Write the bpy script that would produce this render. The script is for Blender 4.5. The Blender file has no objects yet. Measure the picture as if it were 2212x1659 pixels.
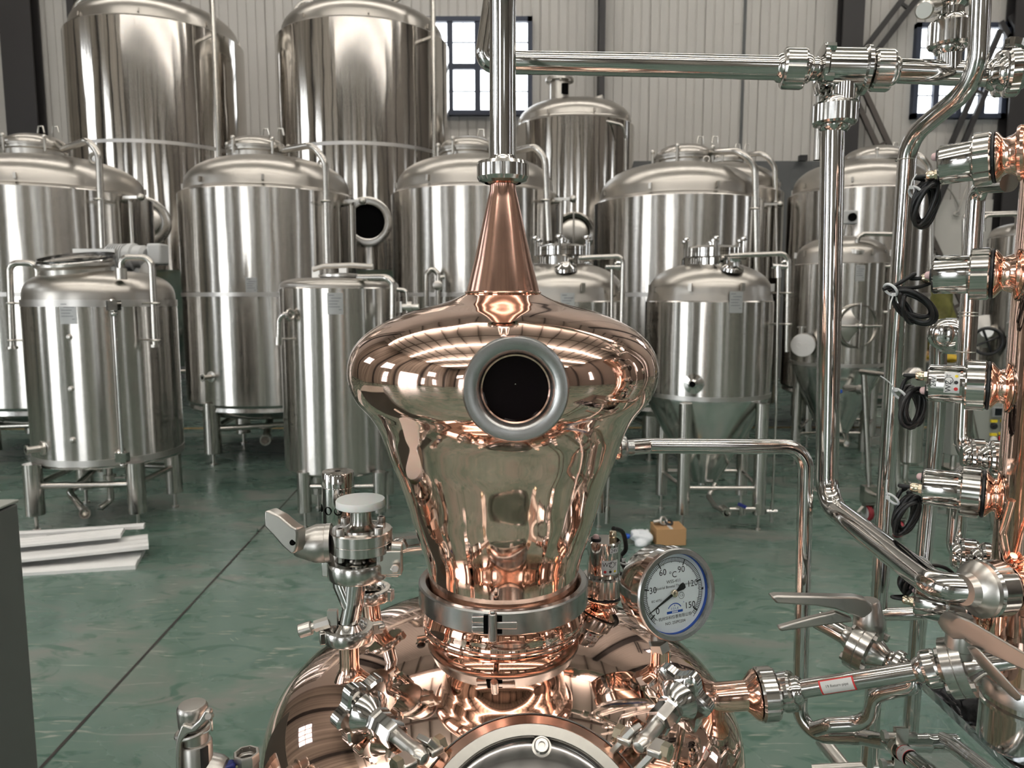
import bpy, bmesh, math, random
from mathutils import Vector as V, Matrix
random.seed(7)
S = bpy.context.scene
COL = S.collection
PI = math.pi
# ---------------------------------------------------------------- camera model (image 2212 x 1659)
FPX, CX, CY, TH, EYE = 1600.0, 1106.0, 829.5, math.radians(6.55), 1.5
CAM = V((0, 0, EYE))
def ray(px, py):
    a = CY - py
    return V((px - CX, a*math.sin(TH) + FPX*math.cos(TH), a*math.cos(TH) - FPX*math.sin(TH)))
def P(px, py, Y):                      # point of the place seen at a pixel, Y metres in front of the eye
    d = ray(px, py); return CAM + d*(Y/d.y)
def F(px, py, z=0.0):                  # point at height z seen at a pixel
    d = ray(px, py); return CAM + d*((z - EYE)/d.z)
def dep(p): return (p.y*math.cos(TH) - (p.z - EYE)*math.sin(TH))
def sz(px, p): return px*dep(p)/FPX    # pixel length -> metres at a point
def sil(l, r, Y):                      # axis x and radius of an upright cylinder from its two edges
    a, b = math.atan((l - CX)/FPX), math.atan((r - CX)/FPX)
    m, h = (a + b)/2, (b - a)/2
    return Y*math.tan(m), Y/math.cos(m)*math.sin(h)

cam = bpy.data.cameras.new('camera'); co = bpy.data.objects.new('camera', cam); COL.objects.link(co)
co.location = CAM; co.rotation_euler = (PI/2 - TH, 0, 0)
cam.sensor_fit = 'HORIZONTAL'; cam.sensor_width = 36; cam.lens = 36*FPX/2212
cam.clip_start = .02; cam.clip_end = 200
cam.dof.use_dof = True; cam.dof.focus_distance = .92; cam.dof.aperture_fstop = 11
S.camera = co

# ---------------------------------------------------------------- materials
def mat(name, col=(.5, .5, .5), rough=.5, metal=0., **k):
    m = bpy.data.materials.new(name); m.use_nodes = True
    b = m.node_tree.nodes['Principled BSDF']
    b.inputs['Base Color'].default_value = (*col, 1); b.inputs['Roughness'].default_value = rough
    b.inputs['Metallic'].default_value = metal
    for kk, vv in k.items(): b.inputs[kk.replace('_', ' ')].default_value = vv
    return m
def nodes(m): return m.node_tree.nodes, m.node_tree.links, m.node_tree.nodes['Principled BSDF']
def noise(m, scale, detail=3, vec=None, mscale=(1, 1, 1), coord='Object', dist=0.):
    n, l, b = nodes(m)
    tc = n.new('ShaderNodeTexCoord'); mp = n.new('ShaderNodeMapping'); mp.inputs['Scale'].default_value = mscale
    nz = n.new('ShaderNodeTexNoise'); nz.inputs['Scale'].default_value = scale; nz.inputs['Detail'].default_value = detail
    nz.inputs['Distortion'].default_value = dist
    l.new(tc.outputs[coord], mp.inputs[0]); l.new(mp.outputs[0], nz.inputs['Vector']); return nz
def ramp(m, src, stops):
    n, l, b = nodes(m); r = n.new('ShaderNodeValToRGB'); cr = r.color_ramp
    while len(cr.elements) < len(stops): cr.elements.new(.5)
    for e, (p, c) in zip(cr.elements, stops): e.position = p; e.color = (*c, 1) if len(c) == 3 else c
    l.new(src, r.inputs[0]); return r
def bump(m, src, strength, dist=.01):
    n, l, b = nodes(m); bp = n.new('ShaderNodeBump'); bp.inputs['Strength'].default_value = strength; bp.inputs['Distance'].default_value = dist
    l.new(src, bp.inputs['Height']); l.new(bp.outputs[0], b.inputs['Normal']); return bp
def mixc(m, fac, a, c, t='MIX'):
    n, l, b = nodes(m); x = n.new('ShaderNodeMix'); x.data_type = 'RGBA'; x.blend_type = t
    for s, i in ((fac, 0), (a, 6), (c, 7)):
        if hasattr(s, 'node'): l.new(s, x.inputs[i])
        elif i == 0: x.inputs[0].default_value = s
        else: x.inputs[i].default_value = (*s, 1)
    return x.outputs[2]

def brushed(name, col, rough, an, wav=.15):
    m = mat(name, col, rough, 1.0); n, l, b = nodes(m)
    tg = n.new('ShaderNodeTangent'); tg.direction_type = 'RADIAL'; tg.axis = 'Z'
    l.new(tg.outputs[0], b.inputs['Tangent']); b.inputs['Anisotropic'].default_value = an
    b.inputs['Anisotropic Rotation'].default_value = .25
    nz = noise(m, 3.2, 2, mscale=(1, 1, .28)); bump(m, nz.outputs[0], wav, .02)
    nr = noise(m, 60, 2, mscale=(.6, .6, 6)); rr = n.new('ShaderNodeMapRange')
    rr.inputs[3].default_value = rough*.85; rr.inputs[4].default_value = rough*1.15
    l.new(nr.outputs[0], rr.inputs[0]); l.new(rr.outputs[0], b.inputs['Roughness'])
    return m
M = {}
M['steel'] = mat('polished_steel', (.585, .57, .55), .09, 1.)
bump(M['steel'], noise(M['steel'], 18, 1).outputs[0], .05, .004)
M['steel2'] = mat('satin_steel', (.60, .575, .535), .30, 1.)
M['cast'] = mat('bead_blasted_steel', (.47, .45, .42), .34, 1.)
M['dome'] = mat('dull_dome_steel', (.45, .425, .39), .33, 1.)
M['shell'] = brushed('brushed_shell_steel', (.56, .535, .505), .21, .96, .20)
M['mirror'] = brushed('bright_shell_steel', (.60, .57, .535), .10, .85, .28)
M['band'] = mat('weld_band_steel', (.56, .54, .515), .36, 1.)
M['cone'] = mat('cone_steel', (.62, .62, .60), .2, 1.)
M['ring'] = mat('machined_ring_steel', (.44, .44, .43), .27, 1.)
M['nut'] = mat('turned_nut_steel', (.57, .555, .53), .13, 1.)
M['leg'] = mat('leg_steel', (.54, .515, .48), .22, 1.)
M['copper'] = mat('polished_copper', (.93, .66, .55), .055, 1.)
def _copper(m):
    n, l, b = nodes(m)
    nz = noise(m, 7, 2, dist=.4); bump(m, nz.outputs[0], .22, .012)
    n2 = noise(m, 40, 4); r = ramp(m, n2.outputs[0], [(.3, (.90, .63, .515)), (.75, (.95, .685, .575))])
    l.new(r.outputs[0], b.inputs['Base Color'])
_copper(M['copper'])
M['copper2'] = mat('copper_stub', (.93, .62, .50), .10, 1.)
M['coppersmooth'] = mat('copper_dome', (.93, .67, .56), .04, 1.)
def _c2(m):
    nz = noise(m, 3.5, 1, dist=.2); bump(m, nz.outputs[0], .12, .012)
_c2(M['coppersmooth'])
M['rawcopper'] = mat('brushed_copper_cone', (.68, .42, .33), .17, 1.)
M['black'] = mat('black_rubber', (.012, .012, .013), .38)
M['dark'] = mat('dark_opening', (.003, .003, .003), .8, 0, Specular_IOR_Level=.05)
M['turned'] = mat('turned_valve_steel', (.56, .54, .51), .19, 1.)
M['white'] = mat('white_plastic', (.82, .80, .78), .45, Subsurface_Weight=.2)
M['tie'] = mat('cable_tie_nylon', (.80, .80, .80), .4)
M['paper'] = mat('white_sticker', (.78, .77, .75), .5)
M['ink'] = mat('black_ink', (.02, .02, .02), .5)
M['red'] = mat('red_print', (.75, .05, .05), .5)
M['yellow'] = mat('yellow_print', (.85, .65, .03), .5)
M['blue'] = mat('blue_print', (.02, .10, .50), .4)
M['navy'] = mat('blue_grip', (.01, .02, .16), .35)
M['dial'] = mat('dial_white', (.88, .92, .93), .45)
M['ledred'] = mat('pink_led_lens', (.80, .55, .54), .15)
M['brass'] = mat('brass_nickel', (.68, .60, .46), .22, 1.)
M['card'] = mat('cardboard', (.48, .28, .13), .8)
bump(M['card'], noise(M['card'], 60, 2).outputs[0], .1)
M['foam'] = mat('white_foam', (.82, .81, .79), .7)
M['bag'] = mat('plastic_bag', (.78, .80, .82), .35)
M['tarp'] = mat('olive_tarp', (.16, .15, .035), .75)
r_ = ramp(M['tarp'], noise(M['tarp'], 5, 4).outputs[0], [(.3, (.09, .085, .02)), (.7, (.24, .23, .06))])
M['tarp'].node_tree.links.new(r_.outputs[0], M['tarp'].node_tree.nodes['Principled BSDF'].inputs['Base Color'])
M['ysack'] = mat('yellow_sack', (.75, .5, .05), .6)
M['motor'] = mat('grey_motor_paint', (.55, .55, .54), .5)
M['cab'] = mat('grey_cabinet_paint', (.13, .135, .125), .45)
M['panelgrey'] = mat('control_grey', (.30, .31, .28), .5)
M['darkband'] = mat('dark_reflection_band', (.16, .155, .15), .2, 1.)  # dark colour stands in for the dark reflection in the lid's rim
M['screen'] = mat('screen_glass', (.01, .012, .015), .15)
M['rubberred'] = mat('red_caster_tyre', (.30, .03, .04), .5)
M['frame'] = mat('dark_window_frame', (.035, .045, .075), .5)
M['column'] = mat('dark_column_paint', (.035, .032, .032), .5)
M['braceg'] = mat('brown_grey_brace_paint', (.10, .085, .075), .5)
M['cream'] = mat('wall_sheet', (.545, .52, .485), .55)
M['plaster'] = mat('white_plaster', (.62, .60, .56), .8)
bump(M['plaster'], noise(M['plaster'], 3, 4).outputs[0], .1)
M['dado'] = mat('grey_dado_paint', (.115, .118, .118), .6)
M['ceil'] = mat('ceiling_sheet', (.78, .74, .69), .6)
M['brownwall'] = mat('brown_wall_sheet', (.20, .175, .155), .6)  # unseen right wall, coloured dark so the tanks' right sides reflect dark
M['taupe'] = mat('inner_wall_sheet', (.34, .31, .27), .6)
M['purlin'] = mat('purlin_steel', (.16, .13, .115), .6)
def clear(name, col, gl, rough, fac):
    m = bpy.data.materials.new(name); m.use_nodes = True; n, l = m.node_tree.nodes, m.node_tree.links; n.clear()
    t = n.new('ShaderNodeBsdfTransparent'); t.inputs[0].default_value = (*col, 1); g = n.new('ShaderNodeBsdfGlossy'); g.inputs[0].default_value = (*gl, 1); g.inputs['Roughness'].default_value = rough
    lw = n.new('ShaderNodeLayerWeight'); lw.inputs[0].default_value = fac; x = n.new('ShaderNodeMixShader'); o = n.new('ShaderNodeOutputMaterial')
    l.new(lw.outputs['Fresnel'], x.inputs[0]); l.new(t.outputs[0], x.inputs[1]); l.new(g.outputs[0], x.inputs[2]); l.new(x.outputs[0], o.inputs[0]); return m
M['film'] = clear('clear_film', (.90, .94, .95), (.9, .92, 1.), .06, .35)
M['glass'] = clear('clear_glass', (.97, .98, .98), (.9, .9, .9), .01, .12)
def emis(name, col, s):
    m = mat(name, (0, 0, 0), .9); n, l, b = nodes(m)
    b.inputs['Emission Color'].default_value = (*col, 1); b.inputs['Emission Strength'].default_value = s; return m
M['pane'] = emis('daylit_pane', (.93, .97, 1.0), 8.0)
M['day'] = emis('daylight_opening', (.95, .98, 1.0), 13.0)
M['lamp'] = emis('hung_light_strip', (1., .96, .90), 24.0)

def _streak_bands(m, axis):                      # tone bands added to the unseen walls, to streak the tanks' reflections
    n, l, b = nodes(m); tc = n.new('ShaderNodeTexCoord'); sx = n.new('ShaderNodeSeparateXYZ'); ad = n.new('ShaderNodeMath'); ad.operation = 'ADD'
    l.new(tc.outputs['Object'], sx.inputs[0]); l.new(sx.outputs[0], ad.inputs[0]); l.new(sx.outputs[1], ad.inputs[1])
    ns = n.new('ShaderNodeTexNoise'); ns.noise_dimensions = '1D'; ns.inputs['Scale'].default_value = 1.7; ns.inputs['Detail'].default_value = 6; ns.inputs['Roughness'].default_value = .75
    l.new(ad.outputs[0], ns.inputs['W']); r = ramp(m, ns.outputs[0], [(.36, (.17, .155, .135)), (.5, (.34, .31, .27)), (.66, (.52, .48, .42))]); l.new(r.outputs[0], b.inputs['Base Color'])
_streak_bands(M['taupe'], 0)
def _floor():
    m = mat('green_epoxy_floor', (.1, .18, .14), .3); n, l, b = nodes(m)
    a = noise(m, 1.6, 8, dist=.6); c1 = ramp(m, a.outputs[0], [(.28, (.070, .132, .102)), (.5, (.114, .178, .145)), (.72, (.156, .204, .176))])
    d = noise(m, 1.1, 6, mscale=(1.1, 2.0, 1), dist=1.4); f = ramp(m, d.outputs[0], [(.52, (0, 0, 0)), (.66, (.85, .85, .85))])
    k = mixc(m, f.outputs[0], c1.outputs[0], (.195, .200, .178))
    e = noise(m, 4.5, 10, mscale=(.8, 1.3, 1), dist=2.2); g = ramp(m, e.outputs[0], [(.55, (0, 0, 0)), (.63, (1, 1, 1))])
    k2 = mixc(m, g.outputs[0], k, (.066, .130, .098))
    w = noise(m, 9, 8, mscale=(.3, 2.0, 1), dist=2.5); h = ramp(m, w.outputs[0], [(.61, (0, 0, 0)), (.72, (.75, .75, .75))])
    k3 = mixc(m, h.outputs[0], k2, (.36, .365, .32))
    l.new(k3, b.inputs['Base Color'])
    r = ramp(m, d.outputs[0], [(.3, (.20, .20, .20)), (.7, (.36, .36, .36))]); l.new(r.outputs[0], b.inputs['Roughness'])
    bump(m, a.outputs[0], .05, .01)
    return m
M['floor'] = _floor()
M['joint'] = mat('dark_joint_filler', (.03, .025, .022), .7)
M['ypaint'] = mat('worn_yellow_paint', (.33, .24, .10), .6)

# ---------------------------------------------------------------- mesh builder
def frame(d):
    d = V(d).normalized(); u = d.cross(V((0, 0, 1)))
    if u.length < 1e-3: u = V((1, 0, 0))
    u.normalize(); return d, u, d.cross(u)
def spl(pts, n=6):                      # smooth profile through points
    o = []; q = [pts[0]] + list(pts) + [pts[-1]]
    for i in range(1, len(q) - 2):
        a, b, c, d = [V((*p, 0)) if len(p) == 2 else V(p) for p in q[i-1:i+3]]
        for k in range(n):
            t = k/n; o.append(.5*((2*b) + (c - a)*t + (2*a - 5*b + 4*c - d)*t*t + (3*b - a - 3*c + d)*t**3))
    o.append(V((*pts[-1], 0)) if len(pts[-1]) == 2 else V(pts[-1]))
    return [(p.x, p.y) for p in o] if len(pts[0]) == 2 else o
def fillet(pts, r, n=7):                # round the corners of a polyline
    pts = [V(p) for p in pts]; o = [pts[0]]
    for i in range(1, len(pts) - 1):
        a, b, c = pts[i-1], pts[i], pts[i+1]; u = (a - b); w = (c - b); lu, lw = u.length, w.length
        u.normalize(); w.normalize(); ang = u.angle(w)
        if ang > 3.1: o.append(b); continue
        rr = r[i] if isinstance(r, dict) else r
        t = min(rr/math.tan(ang/2), lu*.48, lw*.48); rr = t*math.tan(ang/2)
        ctr = b + (u + w).normalized()*(rr/math.sin(ang/2)); s, e = b + u*t - ctr, b + w*t - ctr
        for k in range(n + 1):
            f = k/n; A = s.angle(e); o.append(ctr + (s*math.sin((1-f)*A) + e*math.sin(f*A))/math.sin(A) if A > 1e-3 else ctr + s)
    o.append(pts[-1]); return o
LOC = {}
class MB:
    def __init__(s): s.v = []; s.f = []; s.mi = []; s.k = 0
    def add(s, vs, fs):
        o = len(s.v); s.v += [V(v) for v in vs]; s.f += [tuple(i + o for i in f) for f in fs]; s.mi += [s.k]*len(fs); return s
    def lathe(s, o, d, prof, seg=40, cap=(True, True), arc=None):
        o = V(o); d, u, w = frame(d); vs = []; fs = []; rows = []
        for r, t in prof:
            if r < 1e-6: rows.append([len(vs)]); vs.append(o + d*t)
            else:
                rows.append(list(range(len(vs), len(vs) + seg)))
                vs += [o + d*t + (u*math.cos(2*PI*k/seg) + w*math.sin(2*PI*k/seg))*r for k in range(seg)]
        for A, B in zip(rows, rows[1:]):
            for k in range(seg):
                j = (k + 1) % seg
                if len(A) == 1 and len(B) == 1: break
                if len(A) == 1: fs.append((A[0], B[k], B[j]))
                elif len(B) == 1: fs.append((A[k], A[j], B[0]))
                else: fs.append((A[k], A[j], B[j], B[k]))
        if cap[0] and len(rows[0]) > 1: fs.append(tuple(reversed(rows[0])))
        if cap[1] and len(rows[-1]) > 1: fs.append(tuple(rows[-1]))
        return s.add(vs, fs)
    def nut(s, o, d, prof, slots=6, depth=.035, seg=72):
        n0 = len(s.v); s.lathe(o, d, prof, seg, (False, False)); o = V(o); d = V(d).normalized(); rm = max(r for r, t in prof)
        for q, (r, t) in enumerate(prof):
            if r < rm*.90: continue
            for k in range(seg):
                if (k % (seg//slots)) in (0, 1):
                    i = n0 + q*seg + k; c = o + d*t; s.v[i] = c + (s.v[i]-c)*(1-depth)
        return s
    def cyl(s, a, b, r, seg=20, r2=None, bev=0):
        a, b = V(a), V(b); L = (b - a).length; r2 = r if r2 is None else r2
        pr = [(r, 0), (r2, L)] if not bev else [(r - bev, 0), (r, bev), (r2, L - bev), (r2 - bev, L)]
        return s.lathe(a, b - a, pr, seg)
    def hollow(s, a, b, r, t, seg=24):
        a, b = V(a), V(b); L = (b - a).length
        return s.lathe(a, b - a, [(r - t, L*.05), (r - t, L), (r, L), (r, 0), (0, 0)], seg, (False, False)).lathe(a, b - a, [(r - t, L*.05), (0, L*.05)], seg, (False, False))
    def tube(s, pts, r, seg=16, bend=None, closed=False, n=7):
        pts = fillet(pts, bend, n) if bend else [V(p) for p in pts]
        q = [pts[0]]
        for p in pts[1:]:
            if (p - q[-1]).length > 1e-5: q.append(p)
        pts = q; N = len(pts); T = []
        for i in range(N):
            a = pts[i-1] if (i > 0 or closed) else pts[i]; b = pts[(i + 1) % N] if (i < N-1 or closed) else pts[i]
            T.append((b - a).normalized())
        _, u, _w = frame(T[0]); vs = []; fs = []
        for i in range(N):
            u = (u - T[i]*u.dot(T[i])).normalized(); w = T[i].cross(u)
            rr = r[i] if isinstance(r, list) else r
            vs += [pts[i] + (u*math.cos(2*PI*k/seg) + w*math.sin(2*PI*k/seg))*rr for k in range(seg)]
        for i in range(N if closed else N-1):
            for k in range(seg):
                j = (k + 1) % seg; i2 = (i + 1) % N
                fs.append((i*seg + k, i*seg + j, i2*seg + j, i2*seg + k))
        if not closed: fs.append(tuple(reversed(range(seg)))); fs.append(tuple(range((N-1)*seg, N*seg)))
        return s.add(vs, fs)
    def box(s, c, size, R=None):
        c = V(c); vs = []
        for x in (-.5, .5):
            for y in (-.5, .5):
                for z in (-.5, .5):
                    p = V((x*size[0], y*size[1], z*size[2])); vs.append(c + (R @ p if R else p))
        return s.add(vs, [(0, 1, 3, 2), (4, 6, 7, 5), (0, 4, 5, 1), (2, 3, 7, 6), (0, 2, 6, 4), (1, 5, 7, 3)])
    def bar(s, a, b, w, h, up=(0, 0, 1)):
        a, b = V(a), V(b); d = (b - a).normalized(); u = d.cross(V(up)).normalized(); n = u.cross(d)
        return s.add([p + u*x*w/2 + n*y*h/2 for p in (a, b) for x, y in ((-1, -1), (1, -1), (1, 1), (-1, 1))],
                     [(3, 2, 1, 0), (4, 5, 6, 7), (0, 1, 5, 4), (1, 2, 6, 5), (2, 3, 7, 6), (3, 0, 4, 7)])
    def poly(s, pts, off):               # closed outline (3D points) extruded by a vector
        n = len(pts); pts = [V(p) for p in pts]; off = V(off)
        return s.add(pts + [p + off for p in pts], [tuple(range(n)), tuple(reversed(range(n, 2*n)))] + [(i, i + n, (i + 1) % n + n, (i + 1) % n) for i in range(n)])
    def ball(s, c, r, seg=16, sq=1., d=(0, 0, 1)):
        return s.lathe(c, d, [(r*math.sin(PI*k/10), -r*sq*math.cos(PI*k/10)) for k in range(11)], seg)
    def torus(s, c, d, R, r, seg=40, rs=10):
        d, u, w = frame(d); c = V(c)
        return s.tube([c + (u*math.cos(2*PI*k/seg) + w*math.sin(2*PI*k/seg))*R for k in range(seg)], r, rs, closed=True)
    def hexa(s, a, b, r): return s.cyl(a, b, r, 6)
    def patch(s, o, d, u, r, a0, a1, t0, t1, n=8):      # curved sticker on a cylinder
        o = V(o); d = V(d).normalized(); u = V(u).normalized(); w = d.cross(u); vs = []; fs = []
        for i in range(n + 1):
            a = a0 + (a1 - a0)*i/n; e = u*math.cos(a) + w*math.sin(a)
            vs += [o + d*t0 + e*r, o + d*t1 + e*r]
        for i in range(n): fs.append((2*i, 2*i + 2, 2*i + 3, 2*i + 1))
        return s.add(vs, fs)
    def map(s, fn, me): return s.add([fn(v) for v in me[0]], me[1])
    def build(s, name, m, parent=None, loc=None, sm=38, bev=0, solid=0):
        me = bpy.data.meshes.new(name); L = LOC[parent] if parent else V(loc if loc is not None else (0, 0, 0))
        me.from_pydata([v - L for v in s.v], [], s.f)
        for mm in (m if isinstance(m, list) else [m]): me.materials.append(M[mm])
        me.polygons.foreach_set('material_index', s.mi)
        bm = bmesh.new(); bm.from_mesh(me); bmesh.ops.recalc_face_normals(bm, faces=bm.faces); bm.to_mesh(me); bm.free()
        me.polygons.foreach_set('use_smooth', [True]*len(me.polygons))
        if sm < 180: me.set_sharp_from_angle(angle=math.radians(sm))
        o = bpy.data.objects.new(name, me); COL.objects.link(o)
        if parent: o.parent = parent
        else: o.location = L
        LOC[o] = L
        if bev:
            b = o.modifiers.new('bevel', 'BEVEL'); b.width = bev; b.segments = 2; b.limit_method = 'ANGLE'; b.angle_limit = math.radians(40)
        if solid:
            b = o.modifiers.new('thickness', 'SOLIDIFY'); b.thickness = solid
        return o
def tag(o, label=None, cat=None, group=None, kind=None):
    for k, v in (('label', label), ('category', cat), ('group', group), ('kind', kind)):
        if v: o[k] = v
    return o
def thing(name, label, cat, loc, group=None):
    o = bpy.data.objects.new(name, None); COL.objects.link(o); o.location = V(loc); o.empty_display_size = .1
    LOC[o] = V(loc); return tag(o, label, cat, group)
def struct(mb, name, m, **k):
    o = mb.build(name, m, **k); o['kind'] = 'structure'; return o
_dg = None
def text(sv, size=1., font=None):        # text outline as a flat mesh, centred on x
    cu = bpy.data.curves.new('lettering', 'FONT'); cu.body = sv; cu.size = size; cu.align_x = 'CENTER'; cu.align_y = 'CENTER'; cu.resolution_u = 3
    ob = bpy.data.objects.new('lettering', cu); COL.objects.link(ob); bpy.context.view_layer.update()
    me = bpy.data.meshes.new_from_object(ob.evaluated_get(bpy.context.evaluated_depsgraph_get()))
    r = ([v.co.copy() for v in me.vertices], [tuple(p.vertices) for p in me.polygons])
    bpy.data.objects.remove(ob); bpy.data.curves.remove(cu); bpy.data.meshes.remove(me); return r
def superdome(a, b, z0, n=2.4, k=14, r0=0.):
    o = []
    for i in range(k + 1):
        t = PI/2*i/k; r = a*max(0, math.cos(t))**(2/n); z = z0 + b*math.sin(t)**(2/n)
        o.append((max(r, r0), z))
    return o
# ---------------------------------------------------------------- the hall
WY, XL, XR, YF, ZC = 14.0, -12.5, 15.0, -16.0, 12.5
mb = MB().box(((XL+XR)/2, (WY+YF)/2, -.1), (XR-XL+.4, WY-YF+.4, .2)); struct(mb, 'floor', 'floor')
mb = MB().box(((XL+XR)/2, (WY+YF)/2, ZC+.1), (XR-XL+.4, WY-YF+.4, .2)); struct(mb, 'ceiling', 'ceil')
def corrugated(x0, x1, z0, z1, y):
    mb = MB(); vs = []; xs = []; x = x0; i = 0
    while x < x1:
        g = .016 if i % 6 else .03
        for dx, dy in ((0, 0), (.125, 0), (.132, g), (.150, g), (.157, 0)): xs.append((min(x + dx, x1), y + dy))
        x += .165; i += 1
    for a, b in xs: vs += [(a, b, z0), (a, b, z1)]
    mb.add(vs, [(2*i, 2*i+2, 2*i+3, 2*i+1) for i in range(len(xs)-1)]); return mb
wb = corrugated(XL, XR, 0, ZC, WY); wb.box(((XL+XR)/2, WY+.12, ZC/2), (XR-XL, .1, ZC))
struct(wb, 'wall_back', 'cream', sm=5)
struct(MB().box((XL-.1, (WY+YF)/2, ZC/2), (.2, WY-YF, ZC)), 'wall_left', 'taupe')
struct(MB().box((XR+.1, (WY+YF)/2, ZC/2), (.2, WY-YF, ZC)), 'wall_right', 'brownwall')
wf = corrugated(XL, XR, 0, ZC, YF+.02); wf.box(((XL+XR)/2, YF-.1, ZC/2), (XR-XL, .2, ZC)); struct(wf, 'wall_front', 'taupe', sm=5)
zd = P(1500, 348, WY-.06).z
xa, xb = P(-40, 348, WY).x, P(1838, 348, WY).x
struct(MB().box(((xa+xb)/2, WY-.04, zd/2), (xb-xa, .06, zd)), 'baseboard_back', 'dado')
x2 = P(2400, 430, WY).x; zp = P(2080, 432, WY).z
struct(MB().box(((xb+x2)/2+.12, WY-.035, zp/2), (x2-xb-.24, .05, zp)), 'trim_1', 'plaster')
def window(n, l, r, t, b, cols, rows=2):
    a = P(l, b, WY-.08); c = P(r, t, WY-.08); W, H = c.x-a.x, c.z-a.z; y = WY-.09
    fr = MB(); fw = .085
    for x in (a.x+fw/2, c.x-fw/2): fr.box((x, y, (a.z+c.z)/2), (fw, .12, H))
    for z in (a.z+fw/2, c.z-fw/2): fr.box(((a.x+c.x)/2, y, z), (W, .12, fw))
    for i in range(1, cols): fr.box((a.x+W*i/cols, y, (a.z+c.z)/2), (.10, .09, H))
    fr.box(((a.x+c.x)/2, y, (a.z+c.z)/2), (W, .085, .095))
    for k in (.25, .75): fr.box(((a.x+c.x)/2, y+.02, a.z+H*k), (W, .03, .018))
    o = struct(fr, 'window_%d' % n, 'frame')
    MB().box(((a.x+c.x)/2, WY-.045, (a.z+c.z)/2), (W-.05, .02, H-.05)).build('window_pane', 'pane', o)
window(1, 915, 1150, 38, 250, 4)
window(2, 1966, 2181, 51, 257, 4)
def post(n, l, r, y0, bot, m='column', d=.25):
    a, c = P(l, y0, WY-.3), P(r, y0, WY-.3); z0 = bot
    mb = MB(); w = c.x-a.x; xm = (a.x+c.x)/2
    mb.box((xm, WY-.30, (ZC+z0)/2), (w, .03, ZC-z0)); mb.box((xm, WY-.30+d/2, (ZC+z0)/2), (.03, d, ZC-z0)); mb.box((xm, WY-.05, (ZC+z0)/2), (w, .03, ZC-z0))
    struct(mb, 'trim_%d' % n, m)
post(2, 6, 74, 150, 0); post(3, 153, 168, 150, 0); post(4, 1294, 1307, 100, 0); post(6, 1815, 1860, 170, 0); post(7, 2174, 2230, 300, 0)
mb = MB(); a = P(1605, 170, WY-.02); mb.box((a.x, WY-.01, ZC/2), (.05, .03, ZC)); struct(mb, 'trim_5', 'dado')
def brace(n, p, q, m, gap=.2):
    a, b = P(*p, WY-.22), P(*q, WY-.22); d = (b-a).normalized(); u = d.cross(V((0, 1, 0))); mb = MB()
    for s in (-1, 1): mb.bar(a+u*s*gap/2, b+u*s*gap/2, .09, .06, up=(0, 1, 0))
    L = (b-a).length
    for k in range(1, int(L/1.1)+1):
        c = a + d*(k*1.1); mb.bar(c-u*gap/2, c+u*gap/2, .05, .05, up=(0, 1, 0))
    struct(mb, 'trim_%d' % n, m)
brace(8, (1868, 125), (2010, -60), 'column'); brace(9, (1850, 190), (2095, 720), 'braceg'); brace(10, (2172, 70), (1960, 560), 'column')
brace(11, (2172, 40), (2260, 200), 'column')
# floor joint and worn lane line
def strip(n, a, b, w, m):
    a, b = V(a), V(b); d = (b-a).normalized(); u = V((-d.y, d.x, 0))
    k = 24; mb = MB(); vs = []
    for i in range(k+1):
        p = a + (b-a)*i/k; ww = w*(1+.25*math.sin(i*2.3)*math.cos(i*1.1)); vs += [p+u*ww/2+V((0, 0, .002)), p-u*ww/2+V((0, 0, .002))]
    mb.add(vs, [(2*i, 2*i+1, 2*i+3, 2*i+2) for i in range(k)]); struct(mb, 'trim_%d' % n, m)
strip(12, F(60, 1690), F(668, 1030), .012, 'joint')
strip(13, (-12, F(40, 928).y, 0), (13, F(2050, 921).y, 0), .10, 'ypaint')
# daylight openings of the hall beyond the camera
def opening(n, nm, c, size, m, bars):
    c = V(c); fr = MB(); ax = 1 if size[0] > size[1] else 0
    wid = max(size[0], size[1]); hz = size[2]; dirv = V((1, 0, 0)) if ax else V((0, 1, 0)); nrm = V((0, .09, 0)) if ax else V((.09, 0, 0))
    nrm = nrm if ax else (nrm if c.x < 0 else -nrm)
    for i in range(bars+1):
        p = c + dirv*(-wid/2 + wid*i/bars) + nrm; fr.box(p, (.09, .09, hz))
    for k in (0, .5, 1):
        p = c + V((0, 0, -hz/2 + hz*k)) + nrm; fr.box(p, (wid if ax else .09, .09 if ax else wid, .09))
    o = struct(fr, nm, 'frame')
    MB().box(c + nrm*.35, (wid if ax else .02, .02 if ax else wid, hz)).build('window_pane' if nm.startswith('win') else 'door_opening', m, o)
opening(1, 'door_1', (-7.2, YF+.02, 2.3), (4.6, .02, 4.6), 'day', 2)
opening(2, 'door_2', (XL+.02, -4.0, 2.3), (.02, 4.4, 4.6), 'day', 2)
k = 3
for x in (-9.5, -4.0, 1.8, 8.5):
    opening(k, 'window_%d' % k, (x, YF+.02, 6.3), (2.2, .02, 1.9), 'pane', 4); k += 1
for x in (3.6,):
    opening(k, 'window_%d' % k, (x, YF+.02, 1.9), (2.4, .02, 1.7), 'pane', 4); k += 1
for y in (-9.5, 1.5, 7.0):
    opening(k, 'window_%d' % k, (XL+.02, y, 5.6), (.02, 2.4, 2.2), 'pane', 4); k += 1
for y in (-10.5, -7.6, 1.0):
    opening(k, 'window_%d' % k, (XL+.02, y, 2.2), (.02, .9, 2.6), 'pane', 2); k += 1
for y in (-6, 1.5, 6.5):
    opening(k, 'window_%d' % k, (XR-.02, y, 4.2), (.02, 1.0, 3.4), 'pane', 2); k += 1
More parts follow.
